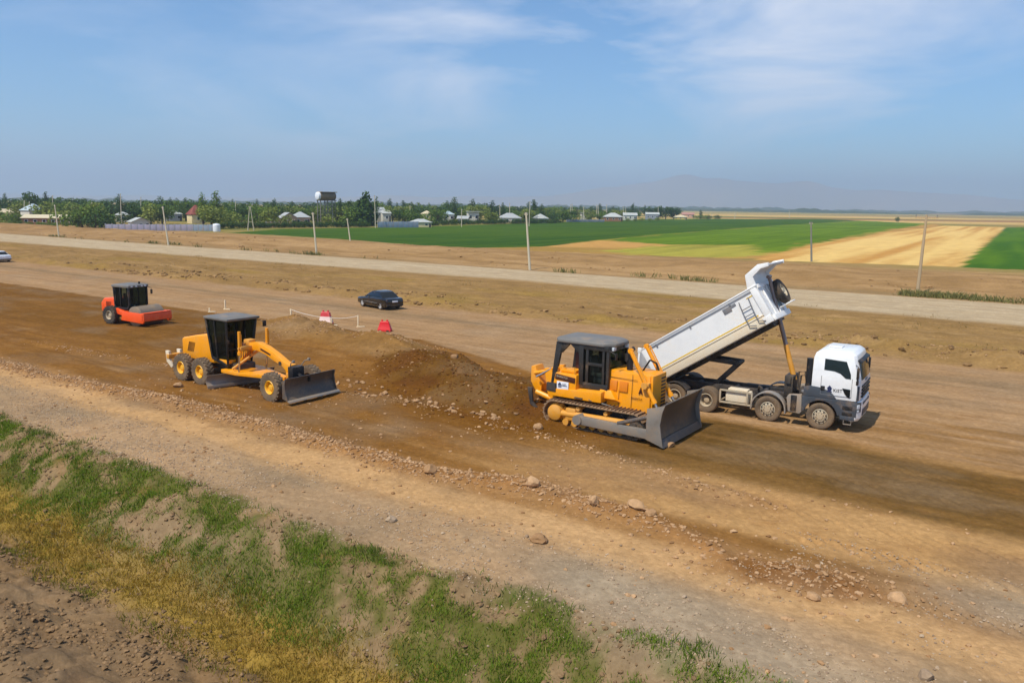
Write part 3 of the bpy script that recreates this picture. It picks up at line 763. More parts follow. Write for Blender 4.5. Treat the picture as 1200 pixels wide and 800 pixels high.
# ------------------------------------------------------------------ bulldozer, origin between the tracks
DX, DY = -14.0, 27.12
dozer = empty('bulldozer', (DX, DY, gz(DX, DY)-.02), 0, 'yellow crawler bulldozer with dark cab and raised steel blade in front of the tipper', 'bulldozer')
def build_dozer():
    root = dozer
    def track(s):
        yc = s*.99; R = .47; xr, xf = -2.05, 1.30; zc = .50
        path = []; n = 62
        # loop: rear arc, top run (slightly raised by carrier rollers), front arc, bottom
        Ls = [math.pi*R, xf-xr, math.pi*R, xf-xr]; T = sum(Ls)
        for k in range(n):
            t = T*k/n
            if t < Ls[0]: a = -math.pi/2-t/R; path.append((xr+R*math.cos(a), zc+R*math.sin(a), a-math.pi/2))
            elif t < Ls[0]+Ls[1]:
                u = t-Ls[0]; path.append((xr+u, zc+R, 0))
            elif t < Ls[0]+Ls[1]+Ls[2]: a = math.pi/2-(t-Ls[0]-Ls[1])/R; path.append((xf+R*math.cos(a), zc+R*math.sin(a), a-math.pi/2))
            else: u = t-Ls[0]-Ls[1]-Ls[2]; path.append((xf-u, zc-R, math.pi))
        m = MB(); step = T/n
        for x, z, a in path:
            rot = Matrix.Rotation(-a, 3, 'Y')
            m.box((x, yc, z), (step*.94, .60, .045), .006, rot)
            m.box(Vector((x, yc, z))+rot @ Vector((step*.36, 0, .045)), (.025, .58, .075), .004, rot)
            m.box(Vector((x, yc, z))+rot @ Vector((0, 0, -.05)), (step*.8, .22, .07), .008, rot)
        m.build('track', MT['track'], root)
        f = MB()
        f.lathe([(.36, -.10), (.36, .10)], (xr, yc, zc), 22); 
        for k in range(13):
            t = 2*math.pi*k/13; f.box((xr+.37*math.cos(t), yc, zc+.37*math.sin(t)), (.07, .1, .08), .01, Matrix.Rotation(-t, 3, 'Y'))
        f.lathe([(.02, s*.34), (.16, s*.34), (.30, s*.28), (.33, s*.12), (.33, 0)] if s > 0 else [(.33, 0), (.33, -.12), (.30, -.28), (.16, -.34), (.02, -.34)], (xr, yc, zc), 22)
        f.build('sprocket', MT['yellow_dusty'], root)
        f = MB()
        f.box((-.30, yc, .42), (2.9, .30, .30), .04)
        f.box((-1.35, yc-.0, .52), (.46, .5, .5), .08); f.cyl((-1.75, yc+s*.16, .5), (1.0, yc+s*.16, .56), .13)
        for x in (-1.05, .15): f.cyl((x, yc-.2, .78), (x, yc+.2, .78), .085); f.box((x, yc, .66), (.1, .2, .3), .02)
        for x in np.linspace(-1.55, .8, 7): f.cyl((x, yc-.26, .20), (x, yc+.26, .20), .13, n=14)
        f.build('track_frame', MT['yellow_dusty'], root)
        f = MB(); f.lathe([(.36, -.12), (.40, -.06), (.40, .06), (.36, .12)], (xf, yc, zc), 22); f.lathe([(.14, -.26), (.14, .26)], (xf, yc, zc), 14); f.build('idler', MT['steel'], root)
        # push arm outside the track
        a = MB(); a.hexa([(-.95, s*1.36, .30), (2.22, s*1.44, .24), (2.22, s*1.60, .24), (-.95, s*1.54, .30), (-.95, s*1.36, .62), (2.22, s*1.44, .58), (2.22, s*1.60, .58), (-.95, s*1.54, .62)], .02)
        a.cyl((-.85, s*1.1, .46), (-.85, s*1.60, .46), .19); 
        a.build('push_arm', MT['lightsteel'], root)
        b = MB(); b.tube([(.85, s*1.50, .60), (2.24, s*1.5, 1.10)], [.085, .075], 10); b.tube([(1.5, s*1.5, .83), (2.24, s*1.5, 1.10)], .05, 8); b.build('brace', MT['steel'], root)
    track(-1); track(1)
    # main hull
    h = MB(); h.box((-.35, 0, .82), (4.0, 1.3, .72), .05); h.build('hull', MT['frame'], root)
    hd = MB()
    hd.hexa([(-.10, -.70, .90), (1.70, -.68, .92), (1.70, .68, .92), (-.10, .70, .90), (-.10, -.62, 2.38), (1.64, -.58, 2.32), (1.64, .58, 2.32), (-.10, .62, 2.38)], .05)
    hd.hexa([(-.40, -.90, 1.30), (.40, -.90, 1.30), (.55, -.6, 1.12), (-.40, -.6, 1.12), (-.30, -.84, 1.60), (.12, -.80, 1.60), (.2, -.6, 1.6), (-.3, -.6, 1.6)], .02)
    hood = hd.build('hood', MT['yellow'], root)
    g = MB(); g.box((1.70, 0, 1.64), (.10, 1.16, 1.36), .03); g.build('radiator_guard', MT['yellow'], root)
    g = MB()
    for k in range(9): g.box((1.757, .32, 1.10+.13*k), (.014, .36, .06), .002)
    g.build('grille', MT['frame'], root)
    g = MB()
    for x in (.16, .60): g.box((x, -.672, 1.80), (.34, .03, .38), .004, Matrix.Rotation(R_(-3.1), 3, 'X'))
    g.build('side_louvre', paint('louvre_orange', srgb(224, 128, 12), .5, .25), hood)
    text_mesh('hood_lettering', 'SHANTUI', .11, MT['decal'], hood, Mside(1.16, -.690, 1.42) )
    q = MB(); q.prism([(1.22, 1.62), (1.30, 1.86), (1.38, 1.62), (1.33, 1.62), (1.30, 1.74), (1.27, 1.62)], -.685, -.6, 'y', 0); q.build('hood_emblem', MT['decal'], hood)
    # fenders and rear tank
    for s in (-1, 1):
        f = MB()
        f.hexa([(-2.45, s*.62, 1.12), (-.10, s*.62, 1.12), (-.10, s*1.12, 1.14), (-2.45, s*1.12, 1.12), (-2.45, s*.62, 1.44), (-.10, s*.62, 1.56), (-.10, s*1.12, 1.54), (-2.45, s*1.12, 1.40)], .025)
        f.build('fender', MT['yellow'], root)
    f = MB(); f.hexa([(-2.30, -1.06, 1.42), (-1.24, -1.06, 1.46), (-1.24, 1.06, 1.46), (-2.30, 1.06, 1.42), (-2.18, -1.02, 2.04), (-1.24, -1.02, 2.04), (-1.24, 1.02, 2.04), (-2.18, 1.02, 2.04)], .04)
    f.box((-1.75, -.55, 2.10), (.7, .5, .12), .04); f.cyl((-1.95, -.7, 2.04), (-1.95, -.7, 2.20), .07)
    tank = f.build('fuel_tank', MT['yellow'], root)
    f = MB(); f.prism([(-2.18, 1.80), (-1.28, 1.72), (-1.28, 1.92), (-2.14, 2.00)], -1.066, -1.02, 'y', .003); tk_ = f.build('decal_band', MT['decal'], tank)
    text_mesh('decal_lettering', 'SHANTUI', .12, MT['rimsteel'], tk_, Mside(-1.86, -1.068, 1.895) @ Matrix.Rotation(R_(-5), 4, 'Z'))
    f = MB(); f.box((-1.80, -1.095, 1.56), (.52, .02, .34), .003); sb = f.build('company_sign', MT['signwhite'], tank)
    f = MB(); f.prism([(-2.02, 1.60), (-1.92, 1.70), (-1.84, 1.60)], -1.112, -1.10, 'y', 0); f.box((-1.80, -1.108, 1.575), (.40, .012, .025), 0); f.box((-1.92, -1.108, 1.52), (.14, .012, .04), 0); f.build('sign_emblem', MT['signblue'], sb)
    text_mesh('sign_lettering', 'KIST', .09, MT['signblue'], sb, Mside(-1.72, -1.108, 1.625), .003)
    f = MB(); f.box((-2.30, -1.10, 1.46), (.42, .1, .34), .02); f.build('side_box', MT['frame'], root)
    # cab with its roll-over frame
    c = MB()
    for s in (-1, 1):
        c.hexa([(-2.52, s*0.722, 1.42), (-2.36, s*0.722, 1.42), (-2.36, s*0.843, 1.42), (-2.52, s*0.843, 1.42), (-2.30, s*0.688, 3.22), (-2.02, s*0.688, 3.22), (-2.02, s*0.808, 3.22), (-2.30, s*0.808, 3.22)], .015)
        c.hexa([(-2.14, s*0.705, 2.86), (-2.04, s*0.705, 2.80), (-2.04, s*0.800, 2.80), (-2.14, s*0.800, 2.86), (-2.10, s*0.688, 3.22), (-1.66, s*0.688, 3.22), (-1.66, s*0.800, 3.22), (-2.10, s*0.800, 3.22)], .01)
        c.box((-1.17, s*0.774, 2.44), (.20, .12, 1.62), .02)
        c.hexa([(-1.28, s*0.722, 2.86), (-1.20, s*0.722, 2.80), (-1.20, s*0.817, 2.80), (-1.28, s*0.817, 2.86), (-1.72, s*0.705, 3.22), (-1.1, s*0.705, 3.22), (-1.1, s*0.808, 3.22), (-1.72, s*0.808, 3.22)], .01)
        c.box((-.04, s*0.740, 2.42), (.12, .12, 1.66), .02)
        c.box((-.6, s*0.774, 1.66), (1.2, .10, .22), .02); c.box((-.6, s*0.774, 3.14), (1.2, .10, .18), .02)
        c.box((-.92, s*0.778, 2.44), (.12, .06, 1.5), .015); c.box((-.22, s*0.778, 2.44), (.1, .06, 1.5), .015)
        c.box((-.57, s*0.778, 2.50), (.62, .06, .12), .015)
    c.box((-.02, 0, 1.66), (.1, 1.46, .26), .02); c.box((-.02, 0, 3.12), (.1, 1.46, .18), .02)
    c.box((-1.2, 0, 1.9), (.08, 1.46, .7), .02)
    cabf = c.build('cab', MT['rom'], root)
    r = MB()
    r.loft([[(-2.42+i, -.60, z), (-2.20+i, -.88+i, z), (-.20-i, -.88+i, z), (.16-i, -.52, z), (.16-i, .52, z), (-.20-i, .88-i, z), (-2.20+i, .88-i, z), (-2.42+i, .60, z)] for z, i in ((3.21, .02), (3.25, 0), (3.33, .01), (3.39, .10), (3.42, .22))], bevel=.012)
    r.build('cab_roof', MT['romtop'], root)
    for s in (-1, 1):
        gl = MB(); gl.box((-.57, s*0.761, 2.42), (1.05, .012, 1.4), 0)
        gl.build('side_window', MT['tint'], root)
    gl = MB(); gl.box((-.01, 0, 2.42), (.012, 1.4, 1.3), 0); gl.build('windscreen', MT['tintdark'], root)
    gl = MB(); gl.box((-1.22, 0, 2.62), (.012, 1.4, .9), 0); gl.build('rear_window', MT['tint'], root)
    se = MB(); se.box((-.82, 0, 2.0), (.5, .55, .14), .05); se.box((-1.04, 0, 2.36), (.14, .52, .66), .05, Matrix.Rotation(R_(-8), 3, 'Y')); se.box((-.75, 0, 1.8), (.4, .4, .3), .03)
    se.build('seat', MT['hazegrey'], root)
    se = MB(); se.box((-1.62, .2, 2.42), (.28, .9, .72), .05); se.build('air_box', paint('brown_box', srgb(78, 40, 32), .6, .2), root)
    se = MB(); se.box((-.25, .1, 2.05), (.22, .6, .5), .04); se.tube([(-.5, -.35, 1.9), (-.46, -.33, 2.35)], .03, 6); se.build('console', MT['frame'], root)
    mr = MB(); mr.box((.34, -.84, 2.92), (.05, .16, .24), .02); mr.tube([(.0, -.78, 3.1), (.32, -.84, 3.0)], .015, 6); mr.build('mirror', MT['black'], root)
    hr = MB()
    hr.tube([(-2.1, -.98, 2.02), (-2.08, -.98, 2.26), (-1.35, -.98, 2.28), (-1.33, -.98, 2.02)], .018, 6); hr.build('hand_rail', MT['yellow_dusty'], root)
    for y in (-.52, .52):
        hr = MB(); hr.box((.06, y, 3.14), (.12, .2, .14), .02); hr.build('work_lamp', MT['lampclear'], root)
    hr = MB(); hr.box((.42, -.693, 1.30), (.012, .012, .76), 0, Matrix.Rotation(R_(-3.1), 3, 'X')); hr.box((.95, -.676, 1.62), (.012, .012, 1.36), 0, Matrix.Rotation(R_(-3.0), 3, 'X'))
    hr.box((.55, -.648, 2.10), (1.2, .012, .012), 0); hr.build('panel_seam', MT['decal'], hood)
    hr = MB()
    for k in range(3): hr.tube([(-1.0+.05*k, -.95, 1.44), (-.6, -1.08-.02*k, 1.24-.03*k), (.3, -1.0, 1.05), (.9, -1.1, .75)], .018, 6)
    hr.build('hydraulic_hose', MT['black'], root)
    hr = MB(); hr.box((-1.05, -1.16, 1.20), (.34, .10, .04), .01); hr.build('step_plate', MT['frame'], root)
    # stacks
    e = MB(); e.tube([(.58, -.16, 2.28), (.58, -.16, 3.0), (.62, -.16, 3.12), (.72, -.16, 3.2)], .085, 12); e.cyl((.58, -.16, 2.3), (.58, -.16, 2.74), .12); e.build('exhaust_stack', MT['black'], root)
    e = MB(); e.cyl((.32, .30, 2.3), (.32, .30, 2.60), .10); e.cyl((.32, .30, 2.58), (.32, .30, 2.88), .19, n=18); e.cyl((.32, .30, 2.88), (.32, .30, 2.95), .12); e.build('air_cleaner', MT['frame'], root)
    # blade lift cylinders with yokes on the hood front
    for s in (-1, 1):
        T = Vector((.84, s*.66, 3.18)); B = Vector((2.10, s*.74, 1.06)); d = B-T
        l = MB(); l.tube([T, T+d*.84], .082, 12); l.cyl(T-Vector((0, .06, 0)), T+Vector((0, .06, 0)), .10); l.tube([T+Vector((.10, s*.09, .02)), T+d*.58+Vector((.06, s*.10, .03))], .026, 6); l.cyl(T+d*.80, T+d*.86, .105)
        lc = l.build('lift_cylinder', MT['yellow'], root)
        l = MB(); l.tube([T+d*.84, B], .05, 10); l.cyl(B-Vector((0, .08, 0)), B+Vector((0, .08, 0)), .09); l.build('piston_rod', MT['chrome'], lc)
        l = MB(); l.box((1.52, s*.66, 1.98), (.30, .24, .20), .04); l.cyl((1.52, s*.54, 1.98), (1.52, s*.86, 1.98), .12); l.build('lift_yoke', MT['yellow_dusty'], root)
    l = MB(); l.tube([(1.60, -.80, 1.98), (1.60, .80, 2.02)], .075, 10); l.build('yoke_tube', MT['yellow_dusty'], root)
    l = MB()
    for k in (-1, 0, 1): l.tube([(1.0, .1+.06*k, 2.34), (1.2, .25+.06*k, 2.75), (1.35, .5+.05*k, 2.6), (1.5, .62, 2.1)], .02, 6)
    l.build('hydraulic_hose', MT['black'], root)
    # blade: curved mouldboard
    zc = [.16, .30, .55, .85, 1.15, 1.40, 1.60]; xs = [2.72, 2.62, 2.52, 2.49, 2.53, 2.62, 2.74]
    b = MB(); W = 1.74
    prof = list(zip(xs, zc))+[(x-.06, z) for x, z in zip(reversed(xs), reversed(zc))]
    b.prism(prof, -W, W, 'y', 0)
    b.box((2.36, 0, .5), (.28, 3.1, .2), .02); b.box((2.38, 0, 1.25), (.26, 3.1, .2), .02)
    for y in (-1.2, -.5, .5, 1.2): b.box((2.38, y, .85), (.22, .06, 1.1), .01)
    bl = b.build('blade', MT['bladesteel'], root, 40)
    e = MB(); e.hexa([(2.66, -W-.04, .10), (2.80, -W-.04, .08), (2.80, W+.04, .08), (2.66, W+.04, .10), (2.60, -W-.04, .34), (2.66, -W-.04, .34), (2.66, W+.04, .34), (2.60, W+.04, .34)], .006); e.build('cutting_edge', MT['steel'], bl)
    for s in (-1, 1):
        e = MB(); e.prism([(2.10, .30), (2.78, .10), (2.70, .45), (2.63, .9), (2.70, 1.35), (2.80, 1.62), (2.45, 1.50), (2.12, 1.42)], s*W, s*(W+.05), 'y', .008); e.build('end_plate', MT['lightsteel'], bl)
    # ripper
    r = MB()
    for s in (-1, 1):
        r.hexa([(-2.75, s*.44-.10, .55), (-2.45, s*.44-.10, .55), (-2.45, s*.44+.10, .55), (-2.75, s*.44+.10, .55), (-3.02, s*.44-.10, 2.02), (-2.66, s*.44-.10, 2.06), (-2.66, s*.44+.10, 2.06), (-3.02, s*.44+.10, 2.02)], .03)
        r.tube([(-2.62, s*.44, .78), (-3.40, s*.5, 1.00)], .11, 10)
        r.tube([(-2.84, s*.30, 1.92), (-3.60, s*.34, 1.72)], .07, 10)
    r.box((-2.45, 0, 1.05), (.24, 1.5, .8), .04)
    r.build('ripper_linkage', MT['yellow'], root)
    r = MB(); r.prism([(-3.30, .92), (-3.58, .98), (-3.82, 1.35), (-3.80, 1.98), (-3.60, 2.02), (-3.46, 1.60), (-3.28, 1.28)], -.30, .30, 'y', .04); r.build('ripper_beam', MT['yellow'], root)
    for y in (-.72, .0, .72):
        r = MB(); r.prism([(-3.66, 1.2), (-3.46, 1.2), (-3.40, .62), (-3.18, .42), (-3.22, .36), (-3.52, .52)], y-.05, y+.05, 'y', .01); r.build('ripper_shank', MT['frame'], root)
    l = MB(); l.tube([(-2.7, -.5, 2.04), (-3.1, -.52, 1.78), (-3.4, -.5, 1.62)], .045, 8); l.build('ripper_ram', MT['chrome'], root)
build_dozer()

# ------------------------------------------------------------------ motor grader, origin under its front axle
GX, GY = -27.62, 22.68
grader = empty('motor_grader', (GX, GY, gz(GX, GY)-.03), R_(-1.0), 'yellow motor grader with dark box cab and steel front blade on the brown fill', 'motor grader')
def build_grader():
    root = grader
    for x in (0, -5.12, -6.64):
        for s in (-1, 1):
            make_wheel(root, x, s*1.04, .63, .40, .30, s, 'rubber_dusty', 'rimyellow', 'machine', 22)
    t = MB()
    for s in (-1, 1): t.prism([(-6.75, .55), (-5.0, .55), (-4.95, .72), (-5.5, .86), (-6.3, .86), (-6.8, .72)], s*.66, s*.82, 'y', .03)
    t.cyl((-5.88, -.8, .68), (-5.88, .8, .68), .16); t.build('tandem_case', MT['yellow_dusty'], root)
    t = MB(); t.box((-5.5, 0, .96), (3.6, .9, .34), .04); t.box((-3.6, 0, .92), (.9, .9, .4), .03); t.build('rear_frame', MT['frame'], root)
    # engine hood
    h = MB()
    h.loft([[(x, -w, zb), (x, w, zb), (x, w, zt-.06), (x, w-.10, zt), (x, -w+.10, zt), (x, -w, zt-.06)] for x, w, zb, zt in ((-7.36, .60, 1.06, 1.90), (-7.28, .63, 1.04, 1.96), (-6.2, .645, 1.02, 2.18), (-5.0, .65, 1.02, 2.36), (-4.72, .65, 1.02, 2.38))], bevel=.02)
    h.box((-4.25, 0, 1.16), (1.1, 1.34, .22), .03)
    hd = h.build('engine_hood', MT['yellow'], root, 40)
    g = MB()
    for k in range(6): g.hexa([(-6.88+.09*k, -.656, 1.35), (-6.85+.09*k, -.656, 1.35), (-6.85+.09*k, -.60, 1.35), (-6.88+.09*k, -.60, 1.35), (-6.70+.09*k, -.658, 1.82), (-6.67+.09*k, -.658, 1.82), (-6.67+.09*k, -.60, 1.82), (-6.70+.09*k, -.60, 1.82)], 0)
    g.box((-4.98, -.660, 2.06), (.16, .012, .2), .002)
    g.build('vent', MT['decal'], hd)
    g = MB(); g.box((-6.72, 0, 2.09), (.95, .86, .05), .02, Matrix.Rotation(R_(-11.5), 3, 'Y')); g.build('vent_screen', MT['decal'], hd)
    g = MB(); g.cyl((-4.85, .3, 2.3), (-4.85, .3, 2.7), .06); g.build('exhaust_stack', MT['black'], root)
    # cab
    def cr(z, x0, x1, w): return [(x0, -w, z), (x1, -w, z), (x1, w, z), (x0, w, z)]
    lo = [(-4.74, .72), (-3.60, .62)]; 
    c = MB()
    C0 = {'bl': (-4.72, -.72, 1.30), 'fl': (-3.72, -.62, .98), 'fr': (-3.72, .62, .98), 'br': (-4.72, .72, 1.30)}
    C1 = {'bl': (-5.02, -.80, 3.10), 'fl': (-3.48, -.80, 3.10), 'fr': (-3.48, .80, 3.10), 'br': (-5.02, .80, 3.10)}
    for k in C0:
        a, b = Vector(C0[k]), Vector(C1[k]); rot = (b-a).to_track_quat('Z', 'Y').to_matrix()
        c.box((a+b)/2, (.10, .10, (b-a).length), .012, rot)
    for s in (-1, 1):
        a, b = Vector((-4.36, s*.70, 1.15)), Vector((-4.40, s*.80, 3.1)); c.box((a+b)/2, (.09, .06, (b-a).length), .01, (b-a).to_track_quat('Z', 'Y').to_matrix())
        a, b = Vector((-4.74, s*.72, 1.30)), Vector((-3.70, s*.62, 1.0)); c.box((a+b)/2, (.09, (b-a).length, .14), .01, (b-a).to_track_quat('Y', 'Z').to_matrix())
    c.box((-3.74, 0, 1.02), (.08, 1.2, .2), .01); c.box((-4.75, 0, 1.6), (.08, 1.4, .7), .01); c.box((-4.2, 0, 1.02), (1.0, 1.1, .12), .02)
    for y in (-.25, .25): c.box((-3.58, y, 2.1), (.05, .05, 2.0), .01)
    c.box((-3.6, 0, 1.75), (.05, 1.3, .06), .01)
    c.build('cab', MT['black'], root)
    r = MB(); r.loft([cr(3.08, -5.08, -3.36, .84), cr(3.12, -5.12, -3.30, .88), cr(3.20, -5.12, -3.30, .88), cr(3.25, -4.98, -3.44, .74)], bevel=.015)
    r.build('cab_roof', MT['romtop'], root)
    for s, a, b in ((-1, 'bl', 'fl'), (1, 'br', 'fr')):
        gl = MB(); p = [Vector(C0[a]), Vector(C0[b]), Vector(C1[b]), Vector(C1[a])]
        gl.add([v+Vector((0, -s*.02, 0)) for v in p]+[v+Vector((0, -s*.03, 0)) for v in p], [(0,1,2,3),(7,6,5,4),(0,1,5,4),(1,2,6,5),(2,3,7,6),(3,0,4,7)])
        gl.build('side_window', MT['tintdark'], root)
    gl = MB(); p = [Vector(C0['fl']), Vector(C0['fr']), Vector(C1['fr']), Vector(C1['fl'])]
    gl.add([v+Vector((-.02, 0, 0)) for v in p]+[v+Vector((-.03, 0, 0)) for v in p], [(0,1,2,3),(7,6,5,4),(0,1,5,4),(1,2,6,5),(2,3,7,6),(3,0,4,7)]); gl.build('windscreen', MT['tintdark'], root)
    gl = MB(); p = [Vector(C0['bl']), Vector(C0['br']), Vector(C1['br']), Vector(C1['bl'])]
    gl.add([v+Vector((.02, 0, 0)) for v in p]+[v+Vector((.03, 0, 0)) for v in p], [(0,1,2,3),(7,6,5,4),(0,1,5,4),(1,2,6,5),(2,3,7,6),(3,0,4,7)]); gl.build('rear_window', MT['tintdark'], root)
    s_ = MB(); s_.box((-4.4, 0, 1.6), (.5, .5, .16), .05); s_.box((-4.62, 0, 2.0), (.14, .5, .7), .05); s_.box((-4.3, 0, 1.3), (.4, .4, .5), .03); s_.build('seat', MT['frame'], root)
    s_ = MB(); s_.tube([(-3.8, 0, 1.1), (-3.95, 0, 1.9)], .06, 8); s_.lathe([(.19, -.02), (.22, 0), (.19, .02), (.17, 0)], (-4.0, 0, 1.95), 18, 'z', closed=True); s_.build('steering_column', MT['frame'], root)
    m = MB(); m.box((-3.1, .98, 2.86), (.06, .18, .28), .02); m.tube([(-3.4, .82, 3.0), (-3.12, .98, 2.98)], .015, 6); m.box((-3.2, -.92, 2.2), (.05, .1, .16), .02); m.build('mirror', MT['black'], root)
    # gooseneck beam
    up = [(-3.75, 1.30), (-3.3, 1.78), (-2.8, 2.14), (-2.2, 2.20), (-1.6, 2.08), (-.9, 1.82), (-.3, 1.54), (.12, 1.46)]
    dn = [(.14, .98), (-.10, .94), (-.22, 1.20), (-.42, 1.34), (-1.0, 1.52), (-1.6, 1.74), (-2.2, 1.84), (-2.7, 1.80), (-3.15, 1.46), (-3.5, 1.05), (-3.75, 1.0)]
    b = MB(); b.prism(up+dn, -.17, .17, 'y', .02); bm_ = b.build('main_beam', MT['yellow'], root)
    b = MB(); b.prism([(-1.9, 1.99), (-1.2, 1.80), (-1.2, 1.72), (-1.9, 1.90)], -.178, -.16, 'y', 0); b.build('decal', MT['decal'], bm_)
    b = MB(); b.cyl((-.55, -.20, 1.46), (-.55, .2, 1.46), .09); b.build('pin', MT['frame'], bm_)
    # front axle
    a = MB(); a.box((0, 0, .66), (.26, 1.75, .24), .04); a.box((0, 0, .9), (.34, .4, .4), .04)
    for s in (-1, 1): a.box((0, s*.80, .63), (.22, .12, .4), .03)
    a.tube([(-.25, -.8, .6), (-.25, .8, .6)], .05, 8); a.build('front_axle', MT['yellow_dusty'], root)
    # drawbar, circle, mouldboard
    d = MB(); d.prism([(-.35, .12), (-.35, -.12), (-2.9, -.85), (-3.95, -.85), (-3.95, .85), (-2.9, .85)], .70, .86, 'z', .02); d.build('drawbar', MT['yellow'], root)
    d = MB(); d.lathe([(.55, -.06), (.72, -.06), (.72, .06), (.55, .06)], (-3.35, 0, .66), 30, 'z', closed=True); d.build('circle_gear', MT['frame'], root)
    zz = [.16, .26, .40, .54, .66]; xx = [.16, .06, .02, .06, .16]
    mb = MB(); mb.M = Matrix.Translation((-3.55, -.10, .06)) @ Matrix.Rotation(R_(-12), 4, 'Z')
    mb.prism([(x, z) for x, z in zip(xx, zz)]+[(x-.04, z) for x, z in zip(xx[::-1], zz[::-1])], -1.62, 1.62, 'y', 0); mb.box((.16, 0, .12), (.03, 3.24, .14), .004)
    mb.build('mouldboard', MT['lightsteel'], root, 50)
    # lift cylinders
    for s in (-1, 1):
        x = -2.62; y = s*.74
        l = MB(); l.tube([(x, y, 2.72), (x-.02, y, 1.72)], .07, 12); l.cyl((x, y, 1.66), (x, y, 1.80), .11); l.tube([(x+.05, y+.06, 2.6), (x+.05, y+.06, 1.9)], .02, 6)
        lc = l.build('lift_cylinder', MT['yellow'], root)
        l = MB(); l.tube([(x-.02, y, 1.74), (x-.12, y*1.0, .84)], .04, 10); l.build('piston_rod', MT['chrome'], lc)
    l = MB(); l.box((-2.62, 0, 1.96), (.22, 1.5, .16), .03); l.box((-2.9, .0, 2.14), (.4, .4, .26), .06); l.cyl((-2.62, -.82, 1.96), (-2.62, .82, 1.96), .06); l.build('lift_saddle', MT['yellow_dusty'], root)
    l = MB()
    for k in range(5): l.tube([(-3.2, -.3+.1*k, 1.9), (-2.95, -.42+.1*k, 2.2-.05*k), (-2.7, -.55+.1*k, 1.9), (-2.75, -.6+.12*k, 1.5)], .022, 6)
    l.build('hydraulic_hose', paint('hose_brown', srgb(92, 44, 20), .6, .3), root)
    l = MB(); l.tube([(-2.5, .45, 1.9), (-3.2, -.75, .95)], .06, 10); l.build('side_shift_ram', MT['yellow_dusty'], root)
    # nose
    n = MB(); n.box((.30, 0, 1.14), (.34, .62, .56), .03); n.box((.30, 0, .72), (.5, .7, .4), .04); n.build('nose_box', MT['black'], root)
    for s in (-1, 1):
        n = MB(); n.tube([(.28, s*.30, 1.40), (.42, s*.36, 1.62), (.62, s*.42, 1.70)], .022, 6); n.box((.66, s*.42, 1.72), (.1, .12, .12), .03); n.build('headlight', MT['lightsteel'], root)
    # front blade
    fb = MB(); W = 1.36
    z2 = [.28, .42, .62, .84, 1.04, 1.18]; x2 = [1.34, 1.22, 1.13, 1.10, 1.13, 1.22]
    fb.M = Matrix.Rotation(R_(1.5), 4, 'Z')
    fb.prism([(x, z) for x, z in zip(x2, z2)]+[(x-.05, z) for x, z in zip(x2[::-1], z2[::-1])], -W, W, 'y', 0)
    fb.box((1.06, 0, .7), (.1, 2.3, .14), .02)
    fo = fb.build('front_blade', MT['bladesteel'], root, 50)
    fb = MB(); fb.M = Matrix.Rotation(R_(1.5), 4, 'Z'); fb.hexa([(1.30, -W-.02, .24), (1.46, -W-.02, .20), (1.46, W+.1, .20), (1.30, W+.1, .24), (1.30, -W-.02, .30), (1.42, -W-.02, .26), (1.42, W+.1, .26), (1.30, W+.1, .30)], .004); fb.build('cutting_edge', MT['lightsteel'], fo)
    for s in (-1, 1):
        fb = MB(); fb.M = Matrix.Rotation(R_(1.5), 4, 'Z'); fb.prism([(1.02, .34), (1.36, .26), (1.22, .62), (1.18, .95), (1.26, 1.2), (1.05, 1.05)], s*W, s*(W+.03), 'y', .004)
        fb.build('end_plate', MT['steel'], fo)
    fb = MB(); fb.box((1.16, -.0, .98), (.12, .10, .2), .02); fb.build('tow_hook', MT['black'], fo)
    fb = MB()
    for s in (-1, 1): fb.tube([(.4, s*.28, .62), (1.08, s*.5, .55)], .08, 8)
    fb.tube([(.4, 0, 1.1), (1.06, 0, .95)], .06, 8); fb.build('blade_linkage', MT['frame'], root)
    # rear ripper
    r = MB(); r.box((-8.15, 0, .95), (.22, 1.9, .22), .03)
    for s in (-1, 1): r.tube([(-7.2, s*.5, .85), (-8.15, s*.5, .95)], .08, 8)
    r.build('ripper_beam', MT['yellow_dusty'], root)
    for y in (-.86, -.27, .27, .86):
        r = MB(); r.prism([(-8.36, 1.22), (-8.08, 1.22), (-8.06, .78), (-7.82, .48), (-7.92, .42), (-8.30, .68)], y-.06, y+.06, 'y', .01); r.build('ripper_shank', MT['cream'], root)
build_grader()

